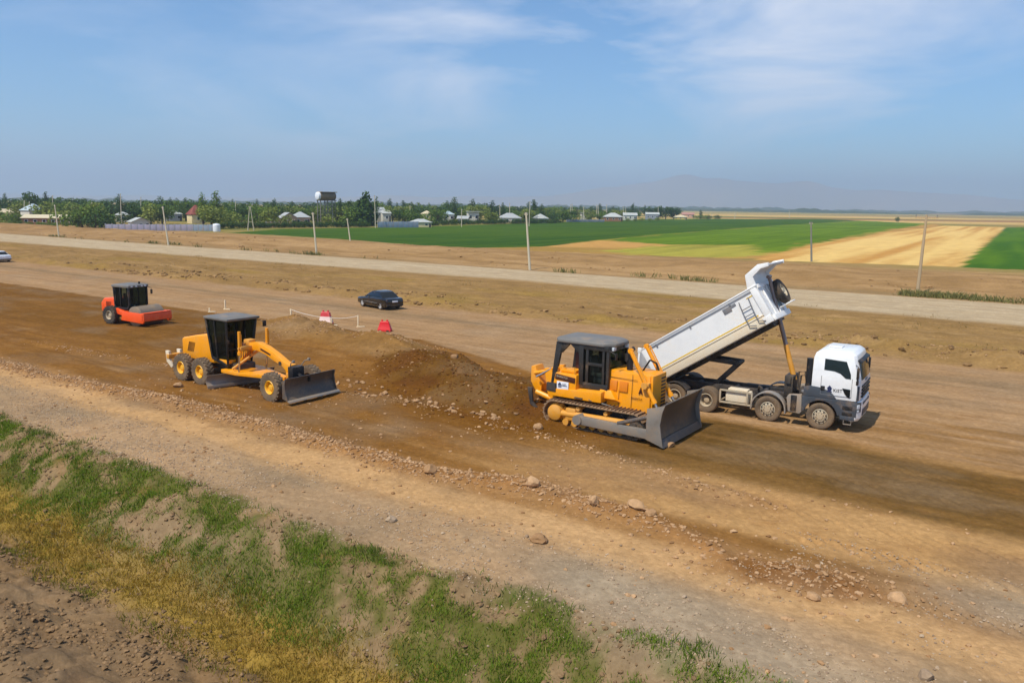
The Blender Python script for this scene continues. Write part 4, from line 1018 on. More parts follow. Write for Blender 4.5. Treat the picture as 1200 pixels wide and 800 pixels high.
# ------------------------------------------------------------------ roller, origin under its rear axle
roller = empty('road_roller', (-54.05, 29.85, gz(-54.05, 29.85)-.02), R_(9), 'orange single-drum road roller with black cab at the far left of the dark fill', 'road roller')
def build_roller():
    root = roller
    for s in (-1, 1): make_wheel(root, 0, s*.98, .68, .50, .34, s, 'rubber', 'rimsteel', 'machine', 18)
    h = MB()
    h.loft([[(x, -w, zb), (x, w, zb), (x, w, zt-.08), (x, w-.12, zt), (x, -w+.12, zt), (x, -w, zt-.08)] for x, w, zb, zt in ((-1.45, .66, .95, 1.60), (-1.1, .72, .80, 1.88), (-.1, .74, .80, 1.96), (.35, .74, .80, 1.92))], bevel=.02)
    hd = h.build('engine_hood', MT['orange'], root, 40)
    g = MB()
    for k in range(5): g.box((-.75+.12*k, -.745, 1.45), (.05, .02, .4), .004)
    g.build('vent', MT['decal'], hd)
    f = MB(); f.box((.9, 0, .75), (1.3, .9, .5), .05); f.box((0, 0, .7), (.4, 1.5, .3), .04); f.box((1.7, 0, .8), (.5, .5, .5), .04); f.box((1.5, 0, 1.16), (.9, 1.2, .08), .02); f.build('chassis', MT['frame'], root)
    f = MB(); f.hexa([(.65, -.98, .82), (1.7, -1.0, .62), (1.7, -.6, .62), (.65, -.6, .82), (.55, -.98, 1.25), (1.4, -1.0, 1.05), (1.4, -.6, 1.05), (.55, -.6, 1.25)], .03); f.build('side_skirt', MT['orange'], root)
    f = MB(); f.hexa([(.65, .98, .82), (1.7, 1.0, .62), (1.7, .6, .62), (.65, .6, .82), (.55, .98, 1.25), (1.4, 1.0, 1.05), (1.4, .6, 1.05), (.55, .6, 1.25)], .03); f.build('side_skirt', MT['orange'], root)
    # drum frame
    d = MB()
    for s in (-1, 1): d.prism([(1.45, .42), (3.75, .30), (3.86, .46), (3.86, .98), (3.70, 1.04), (1.6, 1.10)], s*1.14, s*1.27, 'y', .02)
    d.hexa([(3.66, -1.27, .42), (3.92, -1.27, .48), (3.92, 1.27, .48), (3.66, 1.27, .42), (3.66, -1.27, 1.02), (3.88, -1.27, 1.0), (3.88, 1.27, 1.0), (3.66, 1.27, 1.02)], .03)
    d.box((1.62, 0, .82), (.24, 2.3, .5), .03); d.box((3.74, .0, 1.05), (.3, 2.5, .05), .01)
    d.build('drum_frame', MT['orange'], root)
    d = MB(); d.lathe([(.02, -1.06), (.66, -1.06), (.75, -1.02), (.75, 1.02), (.66, 1.06), (.02, 1.06)], (2.68, 0, .75), 44); d.build('drum', paint('drum_dusty', srgb(140, 126, 108), .5, .4, metal=.4), root, 50)
    # cab
    c = MB(); P0 = [(.35, -.78, 1.18), (1.62, -.78, 1.18), (1.62, .78, 1.18), (.35, .78, 1.18)]; P1 = [(.22, -.80, 2.86), (1.86, -.80, 2.84), (1.86, .80, 2.84), (.22, .80, 2.86)]
    Pm = [(.30, -.80, 1.5), (1.84, -.80, 1.5), (1.84, .80, 1.5), (.30, .80, 1.5)]
    for a, m_, b in zip(P0, Pm, P1):
        for u, v in ((a, m_), (m_, b)):
            u, v = Vector(u), Vector(v); c.box((u+v)/2, (.11, .11, (v-u).length+.04), .012, (v-u).to_track_quat('Z', 'Y').to_matrix())
    for s in (-1, 1):
        c.box((.92, s*.79, 2.1), (.09, .07, 1.5), .01); c.box((1.0, s*.78, 1.24), (1.3, .1, .16), .01); c.box((.34, s*.5, 2.0), (.08, .6, 1.7), .02)
    c.box((1.68, 0, 1.26), (.1, 1.5, .22), .02); c.box((.34, 0, 1.5), (.08, 1.5, .6), .02)
    c.build('cab', MT['black'], root)
    r = MB(); r.loft([[(.10+i, -.90+i, z), (1.98-i, -.90+i, z), (1.98-i, .90-i, z), (.10+i, .90-i, z)] for z, i in ((2.82, 0), (2.98, 0), (3.04, .12))], bevel=.03); rf = r.build('cab_roof', MT['romtop'], root)
    r = MB()
    for y in (-.6, -.2, .3, .6): r.box((1.98, y, 2.90), (.06, .16, .1), .02)
    r.build('work_lamp', MT['lampclear'], rf)
    r = MB(); r.cyl((1.7, .3, 3.03), (1.7, .3, 3.22), .07); r.build('beacon', MT['black'], rf)
    for s in (-1, 1):
        g = MB(); g.box((1.05, s*.775, 2.05), (1.45, .012, 1.5), 0)
        g.build('side_window', MT['tintdark'], root)
    g = MB(); g.box((1.82, 0, 2.15), (.012, 1.5, 1.35), 0); g.build('windscreen', MT['tintdark'], root)
    s_ = MB(); s_.box((.8, 0, 1.66), (.5, .5, .14), .05); s_.box((.58, 0, 2.0), (.14, .5, .6), .05); s_.box((.8, 0, 1.42), (.4, .4, .4), .03); s_.build('seat', MT['frame'], root)
    s_ = MB(); s_.tube([(1.45, 0, 1.3), (1.3, 0, 1.9)], .06, 8); s_.box((1.3, 0, 1.95), (.3, .4, .1), .04); s_.build('console', MT['hazegrey'], root)
    for s in (-1, 1):
        m = MB(); m.tube([(1.86, s*.82, 2.8), (2.1, s*1.02, 2.72), (2.12, s*1.02, 2.5)], .018, 6); m.box((2.12, s*1.02, 2.42), (.06, .18, .34), .02); m.build('mirror', MT['black'], root)
build_roller(); roller.scale = (.90, .90, .90)

# ------------------------------------------------------------------ cars; origin at mid wheelbase, heading +x locally
def build_car(name, loc, rz, bodymat, label):
    root = empty(name, loc, rz, label, 'car')
    b = MB()
    def sec(x, zb, zt, w, sh): return [(x, -w, zb+.10), (x, -w*.92, zb), (x, w*.92, zb), (x, w, zb+.10), (x, w, zt-sh), (x, w*.9, zt), (x, -w*.9, zt), (x, -w, zt-sh)]
    b.loft([sec(2.26, .38, .66, .70, .10), sec(2.18, .26, .74, .80, .12), sec(1.6, .22, .82, .86, .14), sec(.75, .20, .90, .87, .12), (sec(-.2, .20, .93, .87, .10)), sec(-1.35, .20, .95, .87, .10), sec(-2.05, .24, .95, .85, .10), sec(-2.22, .34, .90, .80, .10), sec(-2.26, .40, .80, .74, .08)], bevel=.012)
    bo = b.build('body', MT[bodymat], root, 40)
    c = MB()
    def rc(z, xr, xf, w): return [(xr, -w, z), (xf, -w, z), (xf, w, z), (xr, w, z)]
    c.loft([rc(.90, -1.68, 1.02, .80), rc(1.15, -1.32, .62, .73), rc(1.38, -.98, .16, .62), rc(1.43, -.75, -.05, .56)], bevel=.03)
    c.build('cabin', MT[bodymat], root, 50)
    g = MB()
    def quad(p, n, off=.008, th=.02):
        n = Vector(n).normalized(); p = [Vector(v) for v in p]
        return g.add([v+n*off for v in p]+[v-n*th for v in p], [(0,1,2,3),(7,6,5,4),(0,1,5,4),(1,2,6,5),(2,3,7,6),(3,0,4,7)])
    quad([(.92, -.74, .96), (.92, .74, .96), (.24, .60, 1.35), (.24, -.60, 1.35)], (.5, 0, .87)); quad([(-1.58, .74, .96), (-1.58, -.74, .96), (-1.05, -.60, 1.35), (-1.05, .60, 1.35)], (-.6, 0, .8))
    for s in (-1, 1):
        for x0, x1, u0, u1 in ((.78, -.22, .18, -.25), (-.30, -1.28, -.33, -.92)):
            quad([(x0, s*.783, .97), (x1, s*.783, .97), (u1, s*.632, 1.34), (u0, s*.632, 1.34)], (0, s, .35))
    g.build('window', MT['glass'], root)
    for x in (1.38, -1.38):
        for s in (-1, 1): make_wheel(root, x, s*.77, .315, .2, .20, s, 'rubber', 'alloy', 'car', 0)
    for s in (-1, 1):
        t = MB(); t.box((-2.225, s*.60, .74), (.05, .30, .14), .01); t.build('tail_lamp', MT['lampred'], root)
        t = MB(); t.box((2.22, s*.60, .60), (.06, .28, .13), .01); t.build('headlight', MT['lampclear'], root)
        t = MB(); t.box((.62, s*.92, .98), (.10, .16, .10), .03); t.build('mirror', MT[bodymat], root)
    t = MB(); t.box((-2.268, 0, .70), (.02, .50, .13), .004); t.build('number_plate', MT['signwhite'], root)
    t = MB(); t.box((-2.2, 0, .40), (.16, 1.56, .14), .03); t.build('bumper', MT['black'], root)
    t = MB(); t.box((2.2, 0, .36), (.18, 1.5, .14), .03); t.box((2.25, 0, .58), (.03, .7, .12), .01); t.build('bumper', MT['black'], root)
    for s in (-1, 1):
        t = MB(); t.box((0, s*.872, .52), (2.0, .012, .03), .002); t.build('side_trim', MT['plate'], root)
    return root
build_car('saloon_car', (-46.5, 47.45, gz(-46.5, 47.45)), R_(166), 'carblack', 'black saloon car driving away on the dirt road beyond the red barrier')
build_car('saloon_car', (-118.2, 48.6, gz(-118.2, 48.6)), R_(180), 'carwhite', 'white car half cut off at the left edge of the dirt road')
# ------------------------------------------------------------------ barriers, stakes and tape beside the old spoil heap
def build_barrier(name, p, rz, mats, label, h=.86):
    root = empty(name, (p.x, p.y, gz(p.x, p.y)), rz, label, 'barrier')
    m = MB()
    m.loft([[(-a, -b, z), (a, -b, z), (a, b, z), (-a, b, z)] for z, a, b in ((0, .52, .30), (.10, .52, .30), (.22, .48, .24), (.46, .42, .17), (h-.14, .36, .14), (h-.04, .34, .13), (h, .30, .10))], bevel=.02)
    bd = m.build('shell', MT[mats[0]], root, 45)
    m = MB()
    for x in (-.20, .20): m.box((x, 0, h+.05), (.12, .12, .14), .03)
    m.build('lug', MT[mats[0]], bd)
    m = MB()
    for x in (-.30, .30): m.box((x, -.31, .06), (.22, .03, .10), .01)
    m.build('foot_slot', MT['black'], bd)
    if len(mats) > 1:
        m = MB(); m.loft([[(-a, -b, z), (a, -b, z), (a, b, z), (-a, b, z)] for z, a, b in ((.16, .512, .275), (.24, .485, .245), (.46, .43, .18), (.58, .405, .168))], bevel=.01); m.build('pale_band', MT[mats[1]], bd)
    return root
build_barrier('plastic_barrier', at(451, 388), R_(28), ['red'], 'plain bright red plastic barrier beside the road near the black car', .74).scale = (.86, .86, .9)
build_barrier('plastic_barrier', at(382, 380.5), R_(22), ['redfade', 'plasticwhite'], 'faded red and white plastic barrier between the tape stakes', .92).scale = (.9, .9, .95)
stk = [((341, 373.5), 11.5, 'slim pale stake at the far left end of the tape line before the road'), ((388.5, 381.5), 9, 'short pale stake just in front of the red and white barrier'), ((419.5, 383.5), 14, 'taller pale stake at the right end of the tape, left of the red barrier'), ((264, 362.5), 11, 'lone pale stake standing behind the cab of the motor grader'), ((245.5, 366), 5, 'stub of a pale stake by the rear of the grader cab roof')]
stops = []
for (px, py), hp, lab in stk:
    p = at(px, py); dpt = (p-CP).dot(CF); h = hp*dpt/F_PX
    g0 = gz(p.x, p.y)
    o = empty('marker_stake', (p.x, p.y, g0), random.uniform(0, 1), lab, 'stake', 'survey stakes beside the haul road')
    m = MB(); m.box((0, 0, h/2-.05), (.085, .085, h+.1), .008); m.build('post', MT['stake'], o)
    m = MB(); m.box((.18, 0, .03), (.55, .10, .08), .01, Matrix.Rotation(R_(20), 3, 'Z')); m.build('foot_board', MT['stake'], o)
    stops.append(Vector((p.x, p.y, g0+h*.96)))
tp = MB()
for a, b, sag in ((stops[0], stops[1], .12), (stops[1], stops[2], .08)):
    pts = [a.lerp(b, t)-Vector((0, 0, sag*4*t*(1-t))) for t in np.linspace(0, 1, 9)]
    for u, v in zip(pts[:-1], pts[1:]):
        tp.add([u+Vector((0, -.008, -.018)), v+Vector((0, -.008, -.018)), v+Vector((0, .008, -.018)), u+Vector((0, .008, -.018)), u+Vector((0, -.008, .018)), v+Vector((0, -.008, .018)), v+Vector((0, .008, .018)), u+Vector((0, .008, .018))], [(3,2,1,0),(4,5,6,7),(0,1,5,4),(1,2,6,5),(2,3,7,6),(3,0,4,7)])
t_ = tp.build('barrier_tape', MT['tape']); tag(t_, 'pale warning tape strung between the stakes and the faded barrier', 'tape')

# ------------------------------------------------------------------ stones
def stone_mat(name, cols):
    m, nt, b, out = mat_new(name)
    oi = N(nt, 'ShaderNodeObjectInfo'); geo_ = N(nt, 'ShaderNodeNewGeometry')
    n = N(nt, 'ShaderNodeTexNoise', Scale=7.0, Detail=6.0, Roughness=.7); nt.links.new(geo_.outputs['Position'], n.inputs['Vector'])
    isl = geo_.outputs['Random Per Island']
    a = N(nt, 'ShaderNodeMath', operation='ADD'); nt.links.new(oi.outputs['Random'], a.inputs[0]); nt.links.new(isl, a.inputs[1])
    w = N(nt, 'ShaderNodeMath', operation='FRACT'); nt.links.new(a.outputs[0], w.inputs[0])
    c = ramp(nt, w.outputs[0], 0, 1, cols[0], cols[1])
    c = mixc(nt, 1.0, c, ramp(nt, n.outputs[0], .3, .7, (.75, .74, .72), (1.15, 1.15, 1.15)), 'MULTIPLY')
    nt.links.new(c, b.inputs['Base Color']); b.inputs['Roughness'].default_value = .95; b.inputs['Specular IOR Level'].default_value = .2
    bp = N(nt, 'ShaderNodeBump', Strength=.5, Distance=.02); nt.links.new(n.outputs[0], bp.inputs['Height']); nt.links.new(bp.outputs[0], b.inputs['Normal'])
    return m
ST_TAN = stone_mat('stone_tan', (srgb(150, 112, 74, .9), srgb(196, 158, 118, .9)))
ST_GREY = stone_mat('stone_grey', (srgb(146, 122, 98, .9), srgb(190, 166, 138, .9)))
def ico(sub):
    b = bmesh.new(); bmesh.ops.create_icosphere(b, subdivisions=sub, radius=1); b.verts.ensure_lookup_table()
    v = np.array([x.co[:] for x in b.verts]); f = np.array([[q.index for q in x.verts] for x in b.faces]); b.free(); return v, f
IV2, IF2 = ico(2); IV1, IF1 = ico(1)
def stone_mesh(seed, flat=.65):
    r = np.random.default_rng(seed); v = IV2.copy()
    for _ in range(9):                          # chisel flat faces
        n = r.normal(size=3); n /= np.linalg.norm(n); d = r.uniform(.55, .85)
        k = v @ n; ex = np.maximum(k-d, 0); v -= ex[:, None]*n
    v *= (1+.06*r.normal(size=(len(v), 1)))
    v *= np.array([r.uniform(.9, 1.3), r.uniform(.7, 1.0), flat])
    return v
def stone_obj(seed, mat, flat=.65):
    o = raw_mesh('stone', stone_mesh(seed, flat), IF2, mat, False); return o
big = [((503,554),.24,'squarish pale boulder standing up on the near edge of the stone ridge'), ((625,570),.27,'rounded pinkish boulder in the ridge below the bulldozer tracks'), ((696,594),.22,'tan boulder half way along the bend of the stone ridge'), ((747,600),.25,'upright pale boulder where the stone ridge turns down to the right'), ((763,603),.19,'smaller boulder touching the ridge just right of the upright pale one'), ((632,629),.27,'flat pale slab lying alone on the smooth tan track'), ((1054,699),.24,'largest pale boulder at the right end of the dark rubble patch'), ((954,697),.15,'pale stone at the near left end of the dark rubble patch'), ((209,451),.24,'loose stone right under the grader rear wheels'), ((631,500),.26,'pale stone lying just behind the rear of the bulldozer track'), ((784,520),.2,'stone on the ground below the right end of the bulldozer blade'), ((533,443),.25,'pale rock half buried on the reddish fresh pile'), ((152,606-0),.0,''), ((458,606),.17,'white stone in the gravel just above the grass edge'), ((1085,789),.18,'pale grey stone in the gravel at the bottom right')]
for k, ((px, py), r, lab) in enumerate(big):
    if r == 0: continue
    p = at(px, py, .1); z = gz(p.x, p.y)
    o = stone_obj(100+k, ST_TAN if k not in (13, 14) else ST_GREY, .5 if 'flat' in lab else .75)
    o.name = 'boulder'; o.scale = (r, r, r); o.location = (p.x, p.y, z+r*.28); o.rotation_euler = (RNG.uniform(-.3, .3), RNG.uniform(-.3, .3), RNG.uniform(0, 6))
    tag(o, lab, 'boulder')
lumps = [stone_obj(200+k, ST_TAN, .7) for k in range(8)]
lumps_g = [stone_obj(220+k, ST_GREY, .7) for k in range(5)]
used = set()
def put_stone(x, y, r, src, lab, grp, i):
    s = src[i % len(src)]
    o = s if s.name not in used else s.copy()
    if s.name not in used: used.add(s.name)
    else: COL.objects.link(o)
    o.location = (x, y, gz(x, y)+r*.25); o.scale = (r*RNG.uniform(.85, 1.2), r*RNG.uniform(.85, 1.2), r*RNG.uniform(.8, 1.1)); o.rotation_euler = (RNG.uniform(-.4, .4), RNG.uniform(-.4, .4), RNG.uniform(0, 6.28))
    tag(o, lab, 'stone', grp)
for i in range(150):
    x = -8.5-31*RNG.random()**1.1; y = float(np.interp(x, WX, WY))+RNG.normal()*.38
    put_stone(x, y, RNG.uniform(.04, .095), lumps, 'tan fist-sized stone in the long ridge between the brown fill and the smooth track', 'stones in the near ridge', i)
for i in range(50):
    x = -17-11*RNG.random(); y = float(np.interp(x, [-28, -24, -17], [25.9, 25.2, 24.6]))+RNG.normal()*.5
    put_stone(x, y, RNG.uniform(.07, .13), lumps, 'stone at the near foot of the reddish fresh pile', 'stones at the foot of the fresh pile', i)
for i in range(32):
    x = RNG.uniform(-13, -1); y = float(np.interp(x, [-13, -1], [15.6, 15.8]))+RNG.normal()*.9
    put_stone(x, y, RNG.uniform(.03, .065), lumps_g, 'grey stone lying loose on the gravel strip beside the grass', 'stones on the gravel strip', i)
for i in range(14):
    x = -4.3+RNG.normal()*1.0; y = 18.2+RNG.normal()*.4
    put_stone(x, y, RNG.uniform(.035, .085), lumps, 'brown stone in the dark rubble patch on the tan ground', 'stones of the rubble patch', i)

def pebbles(name, pts, rad, mat):
    n = len(pts); r = RNG
    base = np.stack([IV1*(1+.22*r.normal(size=(len(IV1), 1))) for _ in range(24)])
    V = base[r.integers(0, 24, n)]                       # n,12,3
    V = V*(rad[:, None, None]*np.stack([r.uniform(.8, 1.4, n), r.uniform(.7, 1.2, n), r.uniform(.45, .8, n)], 1)[:, None, :])
    a = r.uniform(0, 6.28, n); c, s = np.cos(a)[:, None], np.sin(a)[:, None]
    V = np.stack([V[..., 0]*c-V[..., 1]*s, V[..., 0]*s+V[..., 1]*c, V[..., 2]], -1)+pts[:, None, :]
    F = (IF1[None]+(np.arange(n)*len(IV1))[:, None, None]).reshape(-1, 3)
    return raw_mesh(name, V.reshape(-1, 3), F, mat, False)
def scatter(n, x0, x1, y0, y1, dens):
    x = RNG.uniform(x0, x1, n); y = RNG.uniform(y0, y1, n)
    k = RNG.random(n) < dens(x, y)
    return x[k], y[k]
def gravel(name, parts, mat, rmin, rmax):
    P, Rr = [], []
    for n, x0, x1, y0, y1, d in parts:
        x, y = scatter(n, x0, x1, y0, y1, d)
        u = RNG.random(len(x)); r = rmin+(rmax-rmin)*u**3
        P.append(np.stack([x, y, height(x, y)+r*.15], 1)); Rr.append(r)
    o = pebbles(name, np.concatenate(P), np.concatenate(Rr), mat); tag(o, kind='stuff'); return o
g1 = gravel('ridge_gravel', [
   (42000, -60, -4, 16.5, 20.8, lambda x, y: np.clip(windrow(x, y)*1.0, 0, 1)*(.35+.65*sstep(-7.5, -12, x))),
   (16000, -50, -6, 20, 26.5, lambda x, y: np.clip(windrow_b(x, y)*.9, 0, 1)),
   (5000, -32, -14, 24, 33, lambda x, y: .04+.4*np.clip(fbm(x/1.5, y/1.5, 3, 301), 0, 1)),
   (16000, -48, -26, 30, 38, lambda x, y: .7*np.clip(mound_old(x, y), 0, 1)*np.clip(.4+1.5*fbm(x/2, y/2, 2, 302), 0, 1)),
   (2200, -8, -1, 16.5, 20, lambda x, y: np.clip(hump(x, y, -4.4, 18.1, 1.9, .8, 12)*1.4, 0, 1)),
   (14000, -36, 0, 13.6, 24, lambda x, y: .05+.4*np.clip(fbm(x/2, y/1.2, 3, 303), 0, 1)),
   (3000, -14, 4, 51, 56, lambda x, y: np.clip(1.4*fbm(x/1, y/1, 2, 304), 0, 1)),
], ST_TAN, .016, .075)
g2 = gravel('verge_gravel', [
   (46000, -46, 2, 13.2, 17.0, lambda x, y: np.clip(.55+1.2*fbm(x/2.2, y/1.0, 3, 311), 0, 1)*sstep(17.2, 15.2, y)*.7),
   (9000, -6, 2, 13.2, 21, lambda x, y: np.clip(.3+1.3*fbm(x/1.5, y/.8, 3, 312), 0, 1)),
   (3500, -40, -4, 10.5, 13.6, lambda x, y: .22*np.ones_like(x)),
], ST_GREY, .010, .036)

ST_CLOD = stone_mat('soil_clod', (srgb(118, 94, 66, .9), srgb(152, 122, 88, .9)))
ST_RED = stone_mat('fill_clod', (srgb(94, 56, 12, .9), srgb(136, 90, 42, .9)))
gravel('soil_clods', [(26000, -34, -4, 6.0, 10.2, lambda x, y: np.clip(.25+1.5*fbm(x/1.1, y/.9, 3, 321), 0, 1)*sstep(10.2, 9.2, y+.5*fbm(x/2, y/2, 2, 79))),
   (9000, -42, -3, 10.5, 13.8, lambda x, y: (1-gmask(x, y))*.7)], ST_CLOD, .015, .075)
gravel('fill_clods', [(14000, -31, -13, 24, 33, lambda x, y: np.clip(mound_new(x, y)*1.1+.8*hump(x, y, -20.5, 27.0, 7, 2.8, -16), 0, 1)*.5)], ST_RED, .015, .07)
gravel('verge_clods', [(9000, -110, 9, 50.2, 57, lambda x, y: np.clip(1.6*fbm(x/3, y/1.2, 3, 331)+.7*sstep(-16, -10, x)*np.exp(-((y-53.3)/1.6)**2), 0, 1)), (9000, -210, 12, 91, 122, lambda x, y: np.clip(1.4*fbm(x/6, y/3, 3, 332)-.2, 0, 1))], stone_mat('verge_clod', (srgb(120, 92, 58, .9), srgb(168, 132, 88, .9))), .03, .26)
# ------------------------------------------------------------------ grass on the ditch bank
def leaf_mat(name, c0, c1, trans=.25):
    m, nt, b, out = mat_new(name)
    geo_ = N(nt, 'ShaderNodeNewGeometry'); oi = N(nt, 'ShaderNodeObjectInfo')
    a = N(nt, 'ShaderNodeMath', operation='MULTIPLY_ADD'); nt.links.new(geo_.outputs['Random Per Island'], a.inputs[0]); a.inputs[1].default_value = .6
    b2 = N(nt, 'ShaderNodeMath', operation='MULTIPLY'); nt.links.new(oi.outputs['Random'], b2.inputs[0]); b2.inputs[1].default_value = .4; nt.links.new(b2.outputs[0], a.inputs[2])
    c = ramp(nt, a.outputs[0], 0, 1, c0, c1)
    nt.links.new(c, b.inputs['Base Color']); b.inputs['Roughness'].default_value = .8; b.inputs['Specular IOR Level'].default_value = .15
    t = N(nt, 'ShaderNodeBsdfTranslucent'); nt.links.new(c, t.inputs[0])
    mx = N(nt, 'ShaderNodeMixShader'); mx.inputs[0].default_value = trans
    nt.links.new(b.outputs[0], mx.inputs[1]); nt.links.new(t.outputs[0], mx.inputs[2]); nt.links.new(mx.outputs[0], out.inputs[0])
    return m
def grass(name, x, y, h0, h1, w, mat, nb=4, spread=.07):
    n = len(x)*nb
    X = np.repeat(x, nb)+RNG.normal(size=n)*spread; Y = np.repeat(y, nb)+RNG.normal(size=n)*spread
    Z = height(X, Y)-.01
    h = RNG.uniform(h0, h1, n); a = RNG.uniform(0, 6.28, n); lean = RNG.uniform(.1, .8, n)*h
    b = RNG.uniform(0, 6.28, n)
    dx, dy = np.cos(a)*w/2, np.sin(a)*w/2; lx, ly = np.cos(b)*lean, np.sin(b)*lean
    P = np.stack([np.stack([X-dx, Y-dy, Z], -1), np.stack([X+dx, Y+dy, Z], -1), np.stack([X+dx*.7+lx*.45, Y+dy*.7+ly*.45, Z+h*.6], -1), np.stack([X+lx, Y+ly, Z+h], -1)], 1)
    F = (np.array([[0, 1, 2], [0, 2, 3]])[None]+(np.arange(n)*4)[:, None, None]).reshape(-1, 3)
    o = raw_mesh(name, P.reshape(-1, 3), F, mat, True); tag(o, kind='stuff'); return o
def green_mask(x, y): return gmask(x, y)
x, y = scatter(90000, -44, -3, 10.3, 14.2, lambda x, y: np.clip(green_mask(x, y)*(.45+.9*fbm(x/.5, y/.5, 3, 88)), 0, 1)*sstep(crest(x)+.1, crest(x)-.5, y)*sstep(10.7, 11.5, y+.6*fbm(x/2, y/2, 2, 77)))
grass('green_grass', x, y, .04, .15, .018, leaf_mat('grass_green', srgb(88, 114, 24, .9), srgb(148, 162, 60, .9)), 4, .09)
x, y = scatter(30000, -40, -3, 8.6, 11.8, lambda x, y: np.clip(.75+.8*fbm(x/1.5, y/1.2, 3, 78), 0, 1)*sstep(9.0, 9.9, y+.6*fbm(x/2, y/2, 2, 79))*sstep(11.8, 10.8, y+.5*fbm(x/2, y/2, 2, 77)))
grass('dry_grass', x, y, .05, .17, .018, leaf_mat('grass_dry', srgb(148, 124, 42, .9), srgb(196, 164, 82, .9)), 4, .09)
x, y = scatter(20000, -40, -3, 9.0, 11.6, lambda x, y: np.clip(1.6*fbm(x/1.3, y/1.3, 3, 80)-.15, 0, 1))
grass('tufted_grass', x, y, .06, .18, .018, leaf_mat('grass_tuft', srgb(104, 108, 34, .9), srgb(150, 142, 60, .9)), 4, .09)
x, y = scatter(9000, -44, -3, 12.0, 14.4, lambda x, y: np.clip(1.5*fbm(x/.9, y/.7, 3, 84), 0, 1)*np.exp(-((y-crest(x)+.15)/.35)**2))
grass('edge_grass', x, y, .06, .2, .02, leaf_mat('grass_edge', srgb(82, 96, 40, .9), srgb(124, 132, 62, .9)), 5)
x, y = scatter(2600, -44, -3, 11.2, 14.2, lambda x, y: np.clip(1.6*fbm(x/1.2, y/.9, 3, 89)-.1, 0, 1)*sstep(crest(x)+.15, crest(x)-.2, y))
grass('bank_weeds', x, y, .08, .26, .022, leaf_mat('bank_weed', srgb(76, 102, 24, .9), srgb(122, 144, 48, .9)), 7, .12)
x, y = scatter(900, -40, -3, 9.4, 13.2, lambda x, y: np.clip(.3+fbm(x/1.5, y/1.2, 3, 90), 0, 1))
grass('dry_stalks', x, y, .15, .36, .010, leaf_mat('dry_stalk', srgb(168, 140, 80, .9), srgb(206, 180, 124, .9)), 3, .05)
# weeds by the pale road and the field edge
x, y = scatter(24000, -190, 12, 87.6, 91.0, lambda x, y: np.clip(1.4*fbm(x/6, y/1.2, 3, 85)-.42+.95*sstep(-16, -12, x), 0, 1)*np.exp(-((y-89.1-.8*sstep(-16, -10, x))/.8)**2))
grass('roadside_weeds', x, y, .25, .75, .10, leaf_mat('weed', srgb(98, 104, 54, .9), srgb(146, 138, 84, .9)), 4, .25)
x, y = scatter(6000, -130, 10, 52, 74, lambda x, y: np.clip(1.8*fbm(x/5, y/2, 3, 86)-.35, 0, 1))
grass('verge_grass', x, y, .06, .2, .05, leaf_mat('grass_verge', srgb(128, 112, 60, .9), srgb(166, 138, 88, .9)), 4, .2)
# ------------------------------------------------------------------ village: walls, houses, poles, trees
def facing(p, extra=0.0):                      # rotation so that local -y looks at the camera
    return math.atan2(p.y, p.x)-math.pi/2+extra
WALLC = {}
def wmat(n, c):
    if n not in WALLC: WALLC[n] = paint(n, c, .85, .3, scale=.6)
    return WALLC[n]
ROOF = dict(white=wmat('roof_white', srgb(176, 180, 176)), grey=wmat('roof_grey', srgb(164, 168, 168)), blue=wmat('roof_pale_blue', srgb(168, 186, 192)), tan=wmat('roof_tan', srgb(206, 192, 158)), red=wmat('roof_red', srgb(128, 58, 48)), pink=wmat('roof_pink', srgb(176, 128, 116)))
WALL = dict(white=wmat('wall_white', srgb(200, 196, 184)), cream=wmat('wall_cream', srgb(222, 204, 156)), pink=wmat('wall_pink', srgb(196, 158, 132)), brick=wmat('wall_brick', srgb(150, 104, 74)), grey=wmat('wall_grey', srgb(150, 152, 160)), lav=wmat('wall_lavender', srgb(168, 164, 182)), bluegrey=wmat('wall_bluegrey', srgb(136, 152, 170)), yellow=wmat('wall_yellow', srgb(226, 196, 110)))
blockers = [(367, 398, 300)]
